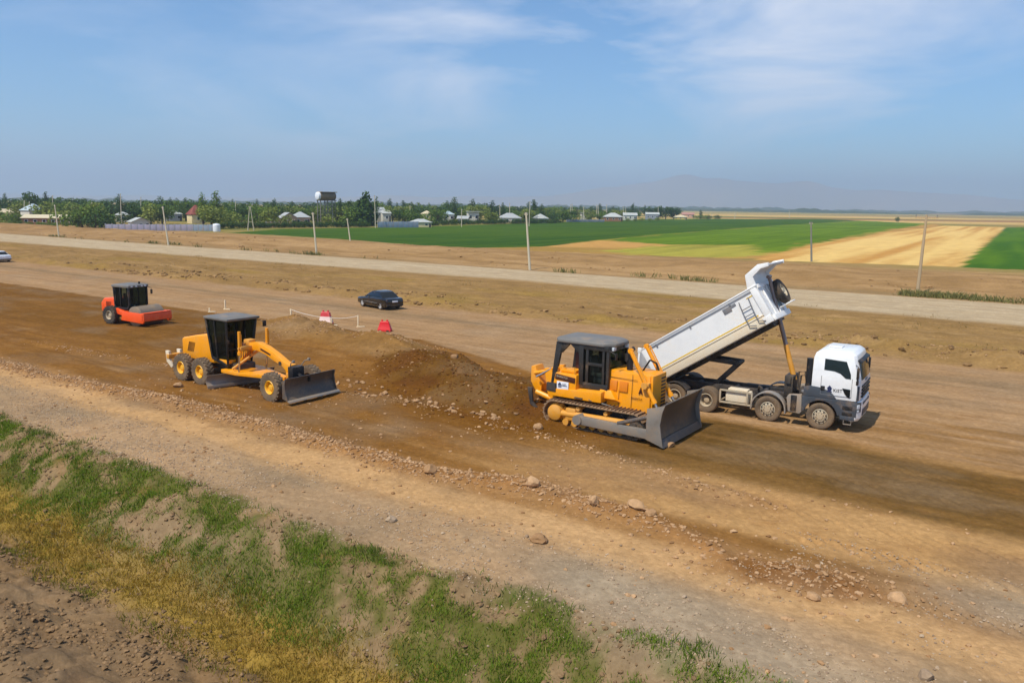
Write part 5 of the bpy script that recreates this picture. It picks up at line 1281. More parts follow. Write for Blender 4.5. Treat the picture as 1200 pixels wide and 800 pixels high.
def house(px, d, w, dep, hw, hr, roof, wall, label, rot=0.0, kind='gable', nwin=3, along=True):
    p = atd(px, d); z = 0
    o = empty('house', (p.x, p.y, z), facing(p, rot), label, 'house')
    blockers.append((px-w*F_PX/d/2-2, px+w*F_PX/d/2+2, d))
    m = MB(); m.box((0, 0, hw/2), (w, dep, hw), .02)
    e = .35
    if kind == 'gable' and along:
        m.prism([(-dep/2, hw), (dep/2, hw), (0, hr-.1)], -w/2, w/2, 'x', 0)
    elif kind == 'gable':
        m.prism([(-w/2, hw), (w/2, hw), (0, hr-.1)], -dep/2, dep/2, 'y', 0)
    m.build('wall', WALL[wall], o)
    r = MB(); t = .12
    if kind == 'gable' and along:
        r.prism([(-dep/2-e, hw-.1), (0, hr), (dep/2+e, hw-.1), (dep/2+e, hw-.1-t), (0, hr-t), (-dep/2-e, hw-.1-t)], -w/2-e, w/2+e, 'x', 0)
    elif kind == 'gable':
        r.prism([(-w/2-e, hw-.1), (0, hr), (w/2+e, hw-.1), (w/2+e, hw-.1-t), (0, hr-t), (-w/2-e, hw-.1-t)], -dep/2-e, dep/2+e, 'y', 0)
    elif kind == 'hip':
        k = max(0.3, w/2-dep/2)
        r.loft([[(-w/2-e, -dep/2-e, hw), (w/2+e, -dep/2-e, hw), (w/2+e, dep/2+e, hw), (-w/2-e, dep/2+e, hw)], [(-k, -.1, hr), (k, -.1, hr), (k, .1, hr), (-k, .1, hr)]])
        r.box((0, 0, hw-.06), (w+2*e, dep+2*e, .12), 0)
    elif kind == 'flat':
        r.box((0, -.3, hr-.1), (w+.8, dep+1.2, .22), .02)
    elif kind == 'mono':
        r.prism([(-dep/2-e, hw), (dep/2+e, hr), (dep/2+e, hr-.14), (-dep/2-e, hw-.14)], -w/2-e, w/2+e, 'x', 0)
    r.build('roof', ROOF[roof], o)
    for k in range(nwin):
        x = -w/2+w*(k+.5)/nwin
        f = MB(); f.box((x, -dep/2-.01, hw*.55), (min(1.1, w/nwin*.5), .06, hw*.36), .01); wn = f.build('window', MT['signwhite'], o)
        f = MB(); f.box((x, -dep/2-.045, hw*.55), (min(1.1, w/nwin*.5)*.8, .02, hw*.30), 0); f.build('pane', MT['glass'], wn)
    f = MB(); f.box((w/2-w/nwin*.02-.5, -dep/2-.03, hw*.36), (.7, .05, hw*.70), .01); f.build('door', MT['frame'], o)
    return o
house(40, 300, 6.2, 6, 4.0, 6.4, 'blue', 'white', 'pale blue roofed house among trees left of the long low shed', .5, 'hip', 2)
house(60, 262, 15.6, 5, 2.2, 3.2, 'tan', 'brick', 'long low brick shed with a pale tan roof and yellow end', -.25, 'mono', 6)
house(10, 330, 8, 5, 2.6, 4.0, 'tan', 'cream', 'low cream house mostly hidden at the left edge of the village', .2, 'gable', 2)
house(163, 236, 4.8, 4, 2.2, 3.3, 'white', 'white', 'small white roofed hut peeping over the grey wall', .3, 'gable', 1, False)
house(230, 300, 4.8, 6, 3.4, 6.8, 'red', 'cream', 'steep red roofed house with a cream front wall', .3, 'hip', 1)
house(204, 330, 5.4, 5, 3.0, 4.4, 'white', 'grey', 'pale roofed house left of the red roofed house', .2, 'hip', 2)
house(144, 300, 4.6, 4, 2.8, 3.9, 'white', 'white', 'little white roof in the trees behind the left part of the grey wall', .1, 'hip', 1)
house(337, 285, 5.4, 6, 3.0, 4.8, 'grey', 'pink', 'left half of the pair of grey gabled houses behind the hedge', .25, 'gable', 2, False)
house(352, 292, 5.6, 6, 3.1, 5.0, 'grey', 'pink', 'right half of the pair of grey gabled houses behind the hedge', .25, 'hip', 2)
house(444, 385, 4.6, 5, 4.2, 6.6, 'white', 'white', 'white steep roof between the conifers and the blue-grey wall', .4, 'gable', 1)
house(452, 370, 4.0, 4, 4.0, 5.6, 'white', 'white', 'small bright roof right of the white steep roof', .3, 'mono', 1)
house(493, 296, 7.4, 5, 1.9, 3.0, 'white', 'cream', 'low pale roofed house behind the blue-grey wall', .1, 'hip', 2)
house(500, 420, 5.0, 5, 3.4, 5.0, 'tan', 'cream', 'tan roofed house deep in the trees above the low pale house', .2, 'hip', 1)
house(525, 400, 5.2, 5, 3.6, 5.2, 'blue', 'white', 'pale blue house between the dark trees right of the blue-grey wall', .2, 'hip', 2)
house(554, 395, 5.4, 5, 4.6, 5.2, 'white', 'white', 'white two storey house with a flat overhanging roof', .15, 'flat', 2)
house(543, 380, 5.0, 4, 2.0, 3.2, 'grey', 'grey', 'low grey roofed shed left of the white two storey house', -.2, 'gable', 1)
house(597, 395, 10.8, 8, 2.4, 4.7, 'grey', 'white', 'wide grey hipped roof house with a white front wall', .08, 'hip', 4)
house(633, 405, 5.8, 6, 2.2, 4.4, 'white', 'grey', 'pale house just right of the tall wooden pole', .5, 'hip', 2)
house(685, 520, 5.0, 4, 3.6, 4.6, 'white', 'white', 'small white house between thin poles at the village end', .2, 'flat', 1)
house(718, 470, 10.5, 8, 2.7, 5.0, 'white', 'brick', 'wide white roofed house with a brick coloured front wall', .1, 'hip', 3)
house(738, 520, 8.6, 6, 3.4, 4.8, 'white', 'white', 'white roofed house right of the wide white roofed house', .1, 'gable', 3)
house(764, 560, 9.0, 6, 3.8, 5.0, 'white', 'grey', 'white roof left of the last dark tree group', .1, 'gable', 3)
house(797, 590, 9.4, 6, 1.8, 3.2, 'tan', 'yellow', 'low yellow house at the right end of the village', .1, 'hip', 3)
house(806, 690, 10., 6, 3.2, 4.6, 'pink', 'pink', 'dusty pink roof behind the low yellow house', .1, 'gable', 3)

def yard_wall(a, b, d0, d1, h, mat, label, n=14):
    p, q = atd(a, d0), atd(b, d1)
    o = empty('yard_wall', (p.x, p.y, 0), 0, label, 'wall')
    m = MB(); v = Vector((q.x-p.x, q.y-p.y, 0)); L = v.length; ang = math.atan2(v.y, v.x); o.rotation_euler = (0, 0, ang)
    for k in range(n):
        hh = h*(1+.03*random.uniform(-1, 1)); m.box((L*(k+.5)/n, 0, hh/2), (L/n-.02, .2, hh), .01)
    m.build('panel', mat, o)
    m = MB()
    for k in range(n+1): m.box((L*k/n, 0, (h+.12)/2), (.26, .3, h+.12), .01)
    m.build('pillar', WALL['grey'], o)
    return o
yard_wall(124, 226, 219, 226, 1.75, WALL['lav'], 'long lavender grey wall in front of the village trees')
yard_wall(226.5, 250, 226, 226.5, 1.75, WALL['bluegrey'], 'short blue-grey wall right of the long lavender grey wall', 4)
yard_wall(443, 490, 283, 290, 2.1, WALL['bluegrey'], 'blue-grey sheet wall beyond the green field under the conifers', 8)
yard_wall(664, 708, 432, 446, 1.3, WALL['grey'], 'low pale grey wall in front of the village end', 8)
yard_wall(312, 327, 268, 272, 1.7, WALL['pink'], 'short tan wall at the left end of the hedge', 3)
# white water butt
p = atd(254, 224); o = empty('water_tank', (p.x, p.y, 0), facing(p), 'stout white water tank at the end of the grey wall', 'tank')
m = MB(); m.lathe([(.02, 0), (.95, 0), (.98, .1), (.98, 1.85), (.8, 2.1), (.02, 2.2)], (0, 0, 0), 24, 'z'); m.build('tank_shell', MT['signwhite'], o)
m = MB(); m.lathe([(.02, 2.18), (.25, 2.18), (.25, 2.3), (.02, 2.32)], (0, 0, 0), 14, 'z'); m.build('lid', WALL['grey'], o)
# raised cistern
p = atd(382.5, 300); o = empty('water_tower', (p.x, p.y, 0), facing(p, .55), 'horizontal white-ended cistern raised on a steel frame above the trees', 'water tower')
m = MB(); m.lathe([(.02, -3.8), (.9, -3.78), (1.35, -3.6), (1.45, -3.3), (1.45, 3.6), (1.2, 3.8), (.02, 3.85)], (0, 0, 10.75), 26, 'x'); tk = m.build('cistern', wmat('cistern_brown', srgb(128, 110, 88)), o)
m = MB(); m.lathe([(.02, -3.97), (.95, -3.92), (1.42, -3.7), (1.50, -3.3), (1.50, -2.9), (.02, -2.9)], (0, 0, 10.75), 26, 'x'); m.build('white_end', MT['signwhite'], tk)
m = MB(); m.box((.55, 0, 12.2), (6.9, 3.1, .3), .03); m.build('top_cover', wmat('cover_brown', srgb(146, 128, 102)), tk)
m = MB(); m.box((.3, 0, 9.2), (7.2, 2.4, .3), .02); m.build('platform', wmat('platform_rust', srgb(120, 104, 84)), o)
for x in (-2.9, .2, 3.3):
    for y in (-1.05, 1.05):
        m = MB(); m.box((x, y, 4.55), (.26, .26, 9.1), .01); m.build('leg', wmat('leg_grey', srgb(120, 116, 108)), o)
m = MB()
for y in (-1.05, 1.05):
    for x0, x1 in ((-2.9, .2), (.2, 3.3)):
        m.tube([(x0, y, 3.0), (x1, y, 9.0)], .07, 6); m.tube([(x1, y, 3.0), (x0, y, 9.0)], .07, 6); m.tube([(x0, y, 5.5), (x1, y, 5.5)], .07, 6)
m.build('brace', wmat('leg_grey', srgb(120, 116, 108)), o)

# poles
CONC = wmat('pole_concrete', srgb(186, 176, 152)); WOODP = wmat('pole_wood', srgb(172, 150, 112))
def pole(bx, by, tx, ty, label, r=.13, arm=False, d=None, mat=None):
    p = at(bx, by) if d is None else atd(bx, d)
    dep = (p-CP).dot(CF); T = CP+ray(tx, ty)*(dep/F_PX)
    z = gz(p.x, p.y)
    o = empty('utility_pole', (p.x, p.y, z), 0, label, 'pole')
    m = MB(); v = Vector((T.x-p.x, T.y-p.y, T.z-z)); m.tube([(0, 0, -.1), v*.5, v], [r*1.25, r*1.05, r*.8], 8); m.build('mast', mat or CONC, o)
    m = MB(); w = 1.1 if arm else .32
    m.box(v-Vector((0, 0, .25)), (w*2, .09, .10), .01)
    ar = m.build('crossarm', WOODP if arm else CONC, o)
    m = MB()
    for x in ((-w*.9, 0, w*.9) if arm else (-w*.8, w*.8)): m.cyl(v+Vector((x, 0, -.22)), v+Vector((x, 0, .02)), .045, n=8)
    m.build('insulator', MT['plate'], ar)
    return o
pole(69, 277, 64, 240, 'leaning pale pole in front of the long low brick shed')
pole(142.5, 262.5, 141, 227, 'grey pole rising behind the left end of the lavender wall')
pole(197.5, 287.5, 190.5, 242, 'leaning pale pole beside the pale road below the lavender wall')
pole(371, 298.5, 366.5, 249, 'pale pole at the pale road left of the green field corner')
pole(410.5, 282.5, 406.8, 256, 'short leaning pole at the near edge of the green field')
pole(440, 267, 439, 229, 'tall pale pole beside the blue-grey sheet wall')
pole(541, 266, 541, 245, 'thin pole at the back of the green field left of the white two storey house')
pole(621, 316.5, 616.5, 249, 'tall pale pole beside the road straight behind the bulldozer', .14)
pole(620, 265, 621, 236, 'farther grey pole seen just above the tall pale one', .14)
pole(951, 306.5, 950.5, 260, 'upright grey pole at the near edge of the stubble field', .14, mat=wmat('pole_grey', srgb(120, 118, 108)))
pole(1075, 343.5, 1086, 252, 'tall weathered pole with a crossarm by the weeds on the right', .14, True, mat=wmat('pole_weathered', srgb(166, 144, 112)))
pole(925, 256, 925, 246, 'tiny distant pole beyond the far edge of the green field', .16)
far_p = [(28,250,235,300),(34,250,236,320),(62,0,229,310),(165,0,231,330),(276,0,236,330),(480,0,241,380),(597,0,238,420),(586,0,240,430),(668,0,240,440),(671,0,239,480),(684,0,242,450),(699,0,240,500),(701.5,0,241,500),(711,0,240,520),(731,0,242,540),(733,0,243,560),(771,0,243,570),(834,0,247,620),(861,0,247,650),(390,0,239,300)]
nm = ['at the far left among the first trees','just right of the leftmost pole','behind the pale blue roofed house','above the small hut behind the lavender wall','left of the A-shaped pylon','above the low pale roofed house','above the wide grey hipped roof','left of the pole above the wide grey roof','at the left end of the low pale grey wall','doubled behind the pole at the low wall','above the middle of the low pale grey wall','left of the pair near the wide white roof','close right of its twin near the wide white roof','just left of the wide white roofed house','above the white roofed house next to the wide one','touching the pole above the white roofed house','in front of the last dark tree group','right of the last house of the village','standing alone at the far field edge','in front of the raised cistern']
for (px, _, ty, d), s in zip(far_p, nm):
    pole(px, 0, px+random.uniform(-.8, .8), ty, 'thin distant pole '+s, .10+.00016*d, False, d)
# A-shaped pylon
p = atd(294, 225+12); o = empty('braced_pole', (p.x, p.y, 0), facing(p), 'A-shaped concrete pole with two splayed legs right of the white tank', 'pole')
hh = htop(242, 294, 237)
for x in (-1, 1):
    m = MB(); m.tube([(x*.85, 0, 0), (x*.1, 0, hh)], [.16, .10], 8); m.build('leg', CONC, o)
m = MB(); m.box((0, 0, hh*.35), (1.2, .12, .14), .01); m.box((0, 0, hh-.2), (1.0, .1, .12), .01); m.build('crossbar', CONC, o)

# trees
BARK = paint('bark', srgb(84, 66, 48), .9, .2)
def crown_mesh(seed, n, shape, leaf):
    r = np.random.default_rng(seed); P = []
    if shape == 'round':
        lob = [(r.normal()*.24, r.normal()*.24, .52+.28*r.uniform(-1, 1), r.uniform(.18, .32)) for _ in range(11)]
    elif shape == 'poplar':
        lob = [(r.normal()*.022, r.normal()*.022, z, .095*(1-((z-.45)/.6)**2)+.02) for z in np.linspace(.10, .95, 26)]
    elif shape == 'cone':
        lob = [(r.normal()*.03, r.normal()*.03, z, .27*(1-z)**.8+.03) for z in np.linspace(.10, .97, 24)]
    else:
        lob = [(r.normal()*.38, r.normal()*.30, .36+.22*r.uniform(-.9, 1), r.uniform(.24, .40)) for _ in range(8)]
    w = np.array([l[3]**2 for l in lob]); w /= w.sum(); k = r.choice(len(lob), n, p=w)
    L = np.array(lob)[k]; d = r.normal(size=(n, 3)); d /= np.linalg.norm(d, axis=1)[:, None]
    rad = L[:, 3]*(.55+.5*r.random(n)**.6)
    P = L[:, :3]+d*rad[:, None]*np.array([1, 1, .85]); P[:, 2] = np.clip(P[:, 2], .03, 1.04)
    u = r.normal(size=(n, 3)); u /= np.linalg.norm(u, axis=1)[:, None]; v = np.cross(u, d); v /= np.linalg.norm(v, axis=1)[:, None]+1e-6
    s = leaf*r.uniform(.6, 1.3, n)[:, None]
    V = np.stack([P-u*s, P+v*s*.7, P+u*s, P-v*s*.7], 1).reshape(-1, 3)
    F = np.arange(n*4).reshape(-1, 4)
    return V, F
LEAF = {'mid': leaf_mat('leaf_mid', srgb(62, 88, 30, .95), srgb(122, 144, 58, .95)), 'dark': leaf_mat('leaf_dark', srgb(40, 62, 26, .95), srgb(86, 112, 46, .95)), 'light': leaf_mat('leaf_light', srgb(100, 118, 42, .9), srgb(154, 160, 80, .9))}
SRC = {}
def tree_src(shape, tone, var):
    key = (shape, tone, var)
    if key in SRC: return SRC[key]
    n = {'round': 1000, 'poplar': 700, 'cone': 1500, 'bush': 700}[shape]
    V, F = crown_mesh(hash(shape) % 7+var*13+5 if False else {'round': 1, 'poplar': 2, 'cone': 3, 'bush': 4}[shape]*50+var, n, shape, {'round': .045, 'poplar': .022, 'cone': .042, 'bush': .05}[shape])
    root = empty('tree', (0, 0, -500))
    root.name = {'round': 'broadleaf_tree', 'poplar': 'poplar_tree', 'cone': 'conifer_tree', 'bush': 'bush'}[shape]
    c = raw_mesh('crown', V, F, LEAF[tone], False, 4); c.parent = root
    m = MB()
    if shape in ('round', 'bush'):
        m.tube([(0, 0, -.02), (.01, 0, .3), (.02, .01, .6)], [.035, .028, .015], 7)
        for k in range(5):
            a = k*1.26; m.tube([(0, 0, .22+.04*k), (.12*math.cos(a), .12*math.sin(a), .42+.04*k), (.22*math.cos(a), .22*math.sin(a), .58+.03*k)], [.018, .012, .006], 5)
    else:
        m.tube([(0, 0, -.02), (0, 0, .9)], [.022, .006], 7)
    t = m.build('trunk', BARK, root)
    SRC[key] = [root, False]; return SRC[key]
def plant(shape, tone, px, d, h, wide, label, cat, group=None):
    var = random.randrange(4 if shape == 'round' else 3)
    s = tree_src(shape, tone, var)
    o = s[0] if not s[1] else copy_tree(s[0]); s[1] = True
    for k in ('group',):
        if k in o.keys(): del o[k]
    p = atd(px, d); o.location = (p.x, p.y, -.05); o.rotation_euler = (0, 0, random.uniform(0, 6.28)); o.scale = (h*wide, h*wide, h)
    tag(o, label, cat, group); return o
SKX = [-220, 0, 20, 40, 60, 80, 100, 150, 200, 230, 270, 300, 350, 400, 430, 500, 550, 600, 650, 700, 750, 795]
SKY = [230, 232, 231, 231, 232, 231, 233, 234, 234, 234, 235, 236, 238, 235, 236, 239, 237, 240, 240.5, 242, 243, 244]
FRX = [-220, 0, 120, 250, 300, 450, 600, 700, 750, 800]; FRD = [250, 262, 236, 240, 268, 306, 396, 455, 540, 610]
# singled-out trees
for a in [('round','dark',35,330,11.2,.75,'large dark round tree behind the pale blue roofed house','tree'),
 ('poplar','dark',56,330,11.4,1.0,'dark narrow poplar right of the large round tree at the far left','tree'),
 ('poplar','dark',63,345,9.6,.9,'thin short poplar next to the leftmost narrow poplar','tree'),
 ('poplar','dark',142,320,11.0,.9,'narrow dark poplar behind the grey pole at the lavender wall','tree'),
 ('poplar','mid',238,285,11.6,1.25,'green poplar directly right of the red roofed house','tree'),
 ('poplar','mid',255,272,12.0,1.45,'tallest green poplar above the white water tank','tree'),
 ('poplar','dark',201,330,9.8,1.3,'dark blunt poplar left of the red roofed house','tree'),
 ('poplar','dark',219,340,9.8,1.3,'dark blunt poplar just behind the red roofed house','tree'),
 ('poplar','dark',321,350,9.6,.9,'thin dark poplar above the pair of grey gabled houses','tree'),
 ('poplar','dark',399,345,10.6,.9,'thin dark poplar right of the raised cistern','tree'),
 ('round','dark',412,320,9.6,.85,'bushy dark tree between the raised cistern and the conifer','tree'),
 ('cone','dark',429,300,13.0,1.35,'broad dark conifer left of the tall pole at the sheet wall','tree'),
 ('poplar','dark',441,370,12.0,.9,'thin dark poplar seen behind the tall pole at the sheet wall','tree'),
 ('cone','dark',421,300,9.5,1.0,'shorter conifer on the left of the broad dark one','tree'),
 ('poplar','dark',483,420,10.0,1.3,'thin poplar above the low pale roofed house','tree'),
 ('poplar','dark',532,410,12.6,1.3,'tall dark poplar between the pale blue house and the white two storey house','tree'),
 ('poplar','dark',525,420,10.8,1.3,'dark poplar left of the tall one above the pale blue house','tree'),
 ('poplar','dark',553,430,12.0,1.3,'dark poplar rising behind the white two storey house','tree'),
 ('poplar','dark',576,440,11.4,1.4,'dark poplar above the left end of the wide grey hipped roof','tree'),
 ('poplar','dark',589,440,10.2,1.0,'slim poplar above the right end of the wide grey hipped roof','tree'),
 ('poplar','dark',625,420,12.0,1.4,'dark poplar close behind the farther grey pole','tree'),
 ('poplar','dark',634,430,9.8,1.3,'short dark poplar above the pale house by the tall pole','tree'),
 ('poplar','dark',741,600,12.0,1.0,'thin dark poplar above the white roofed house near the village end','tree'),
 ('round','dark',780,590,9.6,1.15,'dense dark tree in the last group at the right end of the village','tree'),
 ('round','dark',789,600,8.6,1.1,'right-hand tree of the last dark group beside the yellow house','tree'),
 ('round','dark',768,600,9.2,1.1,'left-hand tree of the last dark group by the white roof','tree'),
 ('bush','dark',112,236,6.0,1.15,'big dark bush before the left end of the lavender wall','bush'),
 ('bush','mid',97,244,6.2,1.0,'rounded green bush between the brick shed and the big dark bush','bush'),
 ('bush','dark',1052,640,4.6,.8,'lone dark bush far out at the end of the stubble field','bush'),
 ('bush','mid',23,262,4.4,1.2,'low bush at the left end of the brick shed','bush'),
 ('bush','mid',10,258,4.6,1.2,'low bush by the left edge before the cream house','bush'),
 ('bush','mid',820,600,4.4,1.3,'low green bush right of the yellow house','bush'),
 ('bush','mid',830,615,4.6,1.2,'low green bush right of the first one past the yellow house','bush'),
 ('bush','dark',840,640,4.0,1.2,'last low bush before the open fields','bush'),
 ('poplar','dark',821,640,7.4,1.6,'small dark poplar among the bushes past the yellow house','tree'),
 ('light','light',270,262,0,0,'','')]:
    if a[4]: plant(*a)
SECT = [(-300, 5, 'beyond the low cream house'), (5, 90, 'around the long low brick shed'), (90, 190, 'behind the left part of the lavender wall'), (190, 262, 'around the red roofed house'), (262, 330, 'around the A-shaped concrete pole'), (330, 400, 'around the pair of grey gabled houses'), (400, 480, 'around the blue-grey sheet wall'), (480, 560, 'around the pale blue house'), (560, 640, 'around the wide grey hipped roof'), (640, 700, 'above the low pale grey wall'), (700, 900, 'around the wide white roofed house')]
def sect(px):
    for a, b, s in SECT:
        if a <= px < b: return s
    return SECT[-1][2]
rows = [(1.0, 5.0, 9), (1.16, 3.0, 10), (1.4, 1.2, 11), (1.75, 0.0, 13)]
cnt = 0
for ri, (mul, lower, step0) in enumerate(rows):
    px = -150.0
    while px < 793:
        d = float(np.interp(px, FRX, FRD))*mul*random.uniform(.97, 1.05)
        wpx = 6.2*F_PX/d
        ty = float(np.interp(px, SKX, SKY))+lower+random.uniform(-1.0, 3.2)
        h = max(3.2, min(11, htop(ty, px, d)))
        ok = not any(a < px < b and d < hd for a, b, hd in blockers)
        gap = (262 < px < 300 and ri == 0) or (px > 640 and random.random() < (.08 if px < 705 else .3)) or (px > 752 and ri < 2)
        if ok and not gap:
            tone = random.choice(['mid', 'mid', 'dark', 'light', 'light'] if ri < 2 else ['mid', 'dark', 'dark'])
            if ri == 3 and random.random() < .36:
                plant('poplar', 'dark', px, d, h*random.uniform(1.08, 1.34), random.uniform(1.0, 1.6), 'poplar in the back row '+sect(px), 'tree', 'back row poplars')
            else:
                plant('round', tone, px, d, h, random.uniform(1.0, 1.45), {'mid': 'mid green', 'dark': 'dark green', 'light': 'yellowish green'}[tone]+' broadleaf tree '+sect(px), 'tree', {'mid': 'mid green', 'dark': 'dark', 'light': 'yellowish'}[tone]+' trees '+sect(px)); cnt += 1
        px += wpx*random.uniform(.62, 1.0)
# hedges in front
def hedge_row(a, b, d0, d1, h, step, lab, tone):
    n = int((b-a)/step)
    for k in range(n+1):
        t = k/max(1, n); plant('bush', tone, a+(b-a)*t+random.uniform(-1, 1), d0+(d1-d0)*t, h*random.uniform(.85, 1.15), random.uniform(1.1, 1.4), lab, 'bush', lab.split(' in ')[1] if ' in ' in lab else lab)
hedge_row(262, 430, 250, 286, 2.6, 6, 'dense green bush in the long hedge behind the green field', 'dark')
hedge_row(500, 596, 318, 372, 2.6, 5, 'dark bush in the hedge below the pale blue and white houses', 'dark')
hedge_row(604, 650, 372, 396, 2.8, 5, 'dark bush in the hedge right of the tall pale pole', 'dark')
hedge_row(2, 90, 250, 246, 1.8, 11, 'dusty bush in the rough row before the brick shed', 'mid')
hedge_row(725, 770, 470, 520, 2.4, 8, 'green bush in the hedge before the last white roofs', 'light')
print('trees', cnt)

# far wood at the horizon, a long uneven mass
def far_wood(name, d, l0, l1, h, seed, thick=60):
    n = 700; L = np.linspace(l0, l1, n)
    hh = h*(.55+.5*np.abs(fbm(L/45, L*0, 4, seed))*2+.25*fbm(L/9, L*0+4, 2, seed+3)); hh *= sstep(-.35, .05, fbm(L/260, L*0+9, 3, seed+5)); hh = np.maximum(hh, .4)
    V, F = [], []
    fw = Vector((-.574, .819, 0)); rt = Vector((.819, .574, 0))
    for i in range(n):
        b = rt*L[i]+fw*(d+30*math.sin(L[i]/400))
        for o_, z in ((-thick/2, 0), (-thick*.4, hh[i]*.8), (0, hh[i]), (thick*.4, hh[i]*.85), (thick/2, 0)):
            V.append((b.x+fw.x*o_, b.y+fw.y*o_, z))
    for i in range(n-1):
        for k in range(4): F.append((i*5+k, (i+1)*5+k, (i+1)*5+k+1, i*5+k+1))
    o = raw_mesh(name, V, F, paint('far_foliage', srgb(52, 66, 40), .9, .2, scale=.02), True, 4); tag(o, kind='stuff')
far_wood('far_woodland', 2300, -1500, 2200, 10, 401)
far_wood('far_woodland', 3600, -2300, 3200, 14, 431, 120)
# ------------------------------------------------------------------ far hills
def hills():
    n, m = 260, 24
    L = np.linspace(-9000, 9500, n); V, F = [], []
    fw = np.array([-.574, .819]); rt = np.array([.819, .574])
    def H(l):
        px = 600+l*F_PX/9800
        base = np.interp(px, [-400, 300, 560, 640, 700, 760, 800, 850, 900, 960, 1040, 1130, 1200, 1500], [60, 70, 110, 140, 220, 330, 385, 405, 370, 300, 235, 190, 160, 120])
        return base+22*fbm(l/900, l*0, 4, 501)
    for j in range(m):
        t = j/(m-1); k = math.sin(math.pi*t)**.9
        for i in range(n):
            d = 8900+2200*t; h = H(L[i])*k*(1+.16*float(vnoise(np.array([L[i]/500]), np.array([t*6]), 505)[0]))
            V.append((rt[0]*L[i]+fw[0]*d, rt[1]*L[i]+fw[1]*d, h-2))
    for j in range(m-1):
        for i in range(n-1): F.append((j*n+i, j*n+i+1, (j+1)*n+i+1, (j+1)*n+i))
    o = raw_mesh('hills', V, F, paint('hill_dry', srgb(150, 132, 104), .95, .3, scale=.002), True, 4); tag(o, kind='structure')
hills()
# ------------------------------------------------------------------ air
def haze():
    m = bpy.data.materials.new('haze_air'); m.use_nodes = True; nt = m.node_tree; nt.nodes.clear()
    out = nt.nodes.new('ShaderNodeOutputMaterial'); v = nt.nodes.new('ShaderNodeVolumePrincipled')
    v.inputs['Color'].default_value = (.53, .69, .92, 1); v.inputs['Density'].default_value = HAZE_D; v.inputs['Anisotropy'].default_value = .25
    nt.links.new(v.outputs[0], out.inputs['Volume'])
    b = MB(); b.box((-2500, 6500, 225), (27000, 15000, 460), 0); o = b.build('haze', m); tag(o, kind='stuff')
HAZE_D = 2.2e-4
haze()
CLOUD_OFF = (7.7, 2.2, 0)
# ------------------------------------------------------------------ sun and sky
EL = R_(57); SH = Vector((.16, 1.0, 0)).normalized()       # direction shadows fall
sun = bpy.data.objects.new('sun', bpy.data.lights.new('sun', 'SUN')); COL.objects.link(sun)
sun.data.energy = 4.8; sun.data.angle = R_(.5); sun.data.color = (1.0, .93, .80)
dirv = Vector((SH.x*math.cos(EL), SH.y*math.cos(EL), -math.sin(EL)))
sun.rotation_euler = dirv.to_track_quat('-Z', 'Y').to_euler()
w = bpy.data.worlds.new('World'); sc.world = w; w.use_nodes = True
nt = w.node_tree; nt.nodes.clear()
out = nt.nodes.new('ShaderNodeOutputWorld'); bg = nt.nodes.new('ShaderNodeBackground'); bg.inputs[1].default_value = .12
sky = nt.nodes.new('ShaderNodeTexSky'); sky.sky_type = 'NISHITA'; sky.sun_disc = False
sky.sun_elevation = EL; sky.sun_rotation = math.atan2(-SH.x, -SH.y); sky.altitude = 200; sky.air_density = 1.0; sky.dust_density = .4; sky.ozone_density = 1.4
tc = nt.nodes.new('ShaderNodeTexCoord'); sep = nt.nodes.new('ShaderNodeSeparateXYZ'); nt.links.new(tc.outputs['Generated'], sep.inputs[0])
ad = N(nt, 'ShaderNodeMath', operation='ADD'); nt.links.new(sep.outputs[2], ad.inputs[0]); ad.inputs[1].default_value = .22
mxz = N(nt, 'ShaderNodeMath', operation='MAXIMUM'); nt.links.new(ad.outputs[0], mxz.inputs[0]); mxz.inputs[1].default_value = .05
cmb = nt.nodes.new('ShaderNodeCombineXYZ')
for i in (0, 1):
    dv = N(nt, 'ShaderNodeMath', operation='DIVIDE'); nt.links.new(sep.outputs[i], dv.inputs[0]); nt.links.new(mxz.outputs[0], dv.inputs[1]); nt.links.new(dv.outputs[0], cmb.inputs[i])
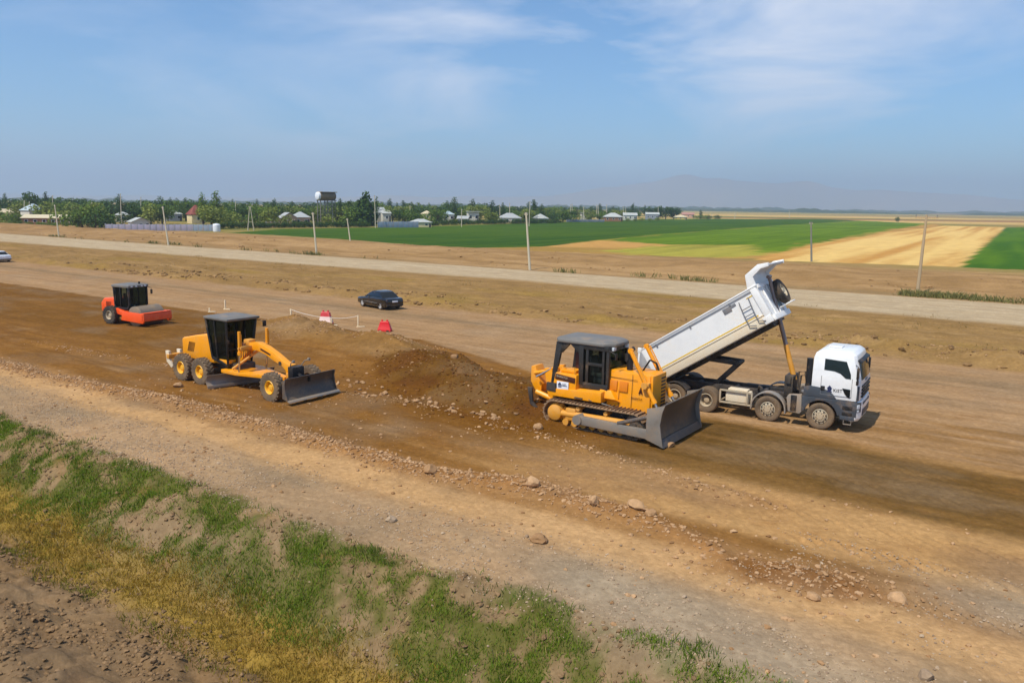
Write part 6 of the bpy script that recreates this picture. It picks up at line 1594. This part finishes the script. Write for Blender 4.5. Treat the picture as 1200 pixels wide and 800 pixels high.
n1 = N(nt, 'ShaderNodeTexNoise', Scale=1.15, Detail=9.0, Roughness=.56, Distortion=.6); nt.links.new(cmb.outputs[0], n1.inputs['Vector'])
n2 = N(nt, 'ShaderNodeTexNoise', Scale=.33, Detail=3.0, Roughness=.5); 
mp = N(nt, 'ShaderNodeMapping'); mp.inputs['Location'].default_value = CLOUD_OFF; nt.links.new(cmb.outputs[0], mp.inputs[0])
nt.links.new(mp.outputs[0], n2.inputs['Vector']); nt.links.new(mp.outputs[0], n1.inputs['Vector'])
mm = N(nt, 'ShaderNodeMath', operation='MULTIPLY'); nt.links.new(ramp(nt, n1.outputs[0], .43, .66), mm.inputs[0]); nt.links.new(ramp(nt, n2.outputs[0], .40, .62), mm.inputs[1])
hi = N(nt, 'ShaderNodeMapRange'); nt.links.new(sep.outputs[2], hi.inputs[0]); hi.inputs[1].default_value = .02; hi.inputs[2].default_value = .22; hi.inputs[3].default_value = .25; hi.inputs[4].default_value = 1.0
m2 = N(nt, 'ShaderNodeMath', operation='MULTIPLY'); nt.links.new(mm.outputs[0], m2.inputs[0]); nt.links.new(hi.outputs[0], m2.inputs[1])
m3 = N(nt, 'ShaderNodeMath', operation='MULTIPLY'); nt.links.new(m2.outputs[0], m3.inputs[0]); m3.inputs[1].default_value = 1.0
nt.links.new(mixc(nt, m3.outputs[0], mixc(nt, 1.0, sky.outputs[0], (.62, .95, 1.22), 'MULTIPLY'), (7.8, 8.1, 9.0)), bg.inputs[0]); nt.links.new(bg.outputs[0], out.inputs[0])
# ------------------------------------------------------------------ render settings
sc.view_settings.view_transform = 'Standard'; sc.view_settings.look = 'None'; sc.view_settings.gamma = 1; sc.view_settings.use_curve_mapping = False
sc.view_settings.exposure = 0.0
sc.render.engine = 'CYCLES'
cy = sc.cycles
cy.use_denoising = True; cy.max_bounces = 6; cy.diffuse_bounces = 3; cy.glossy_bounces = 3; cy.transmission_bounces = 4; cy.transparent_max_bounces = 12; cy.volume_bounces = 1
cy.use_adaptive_sampling = True; cy.adaptive_threshold = .02
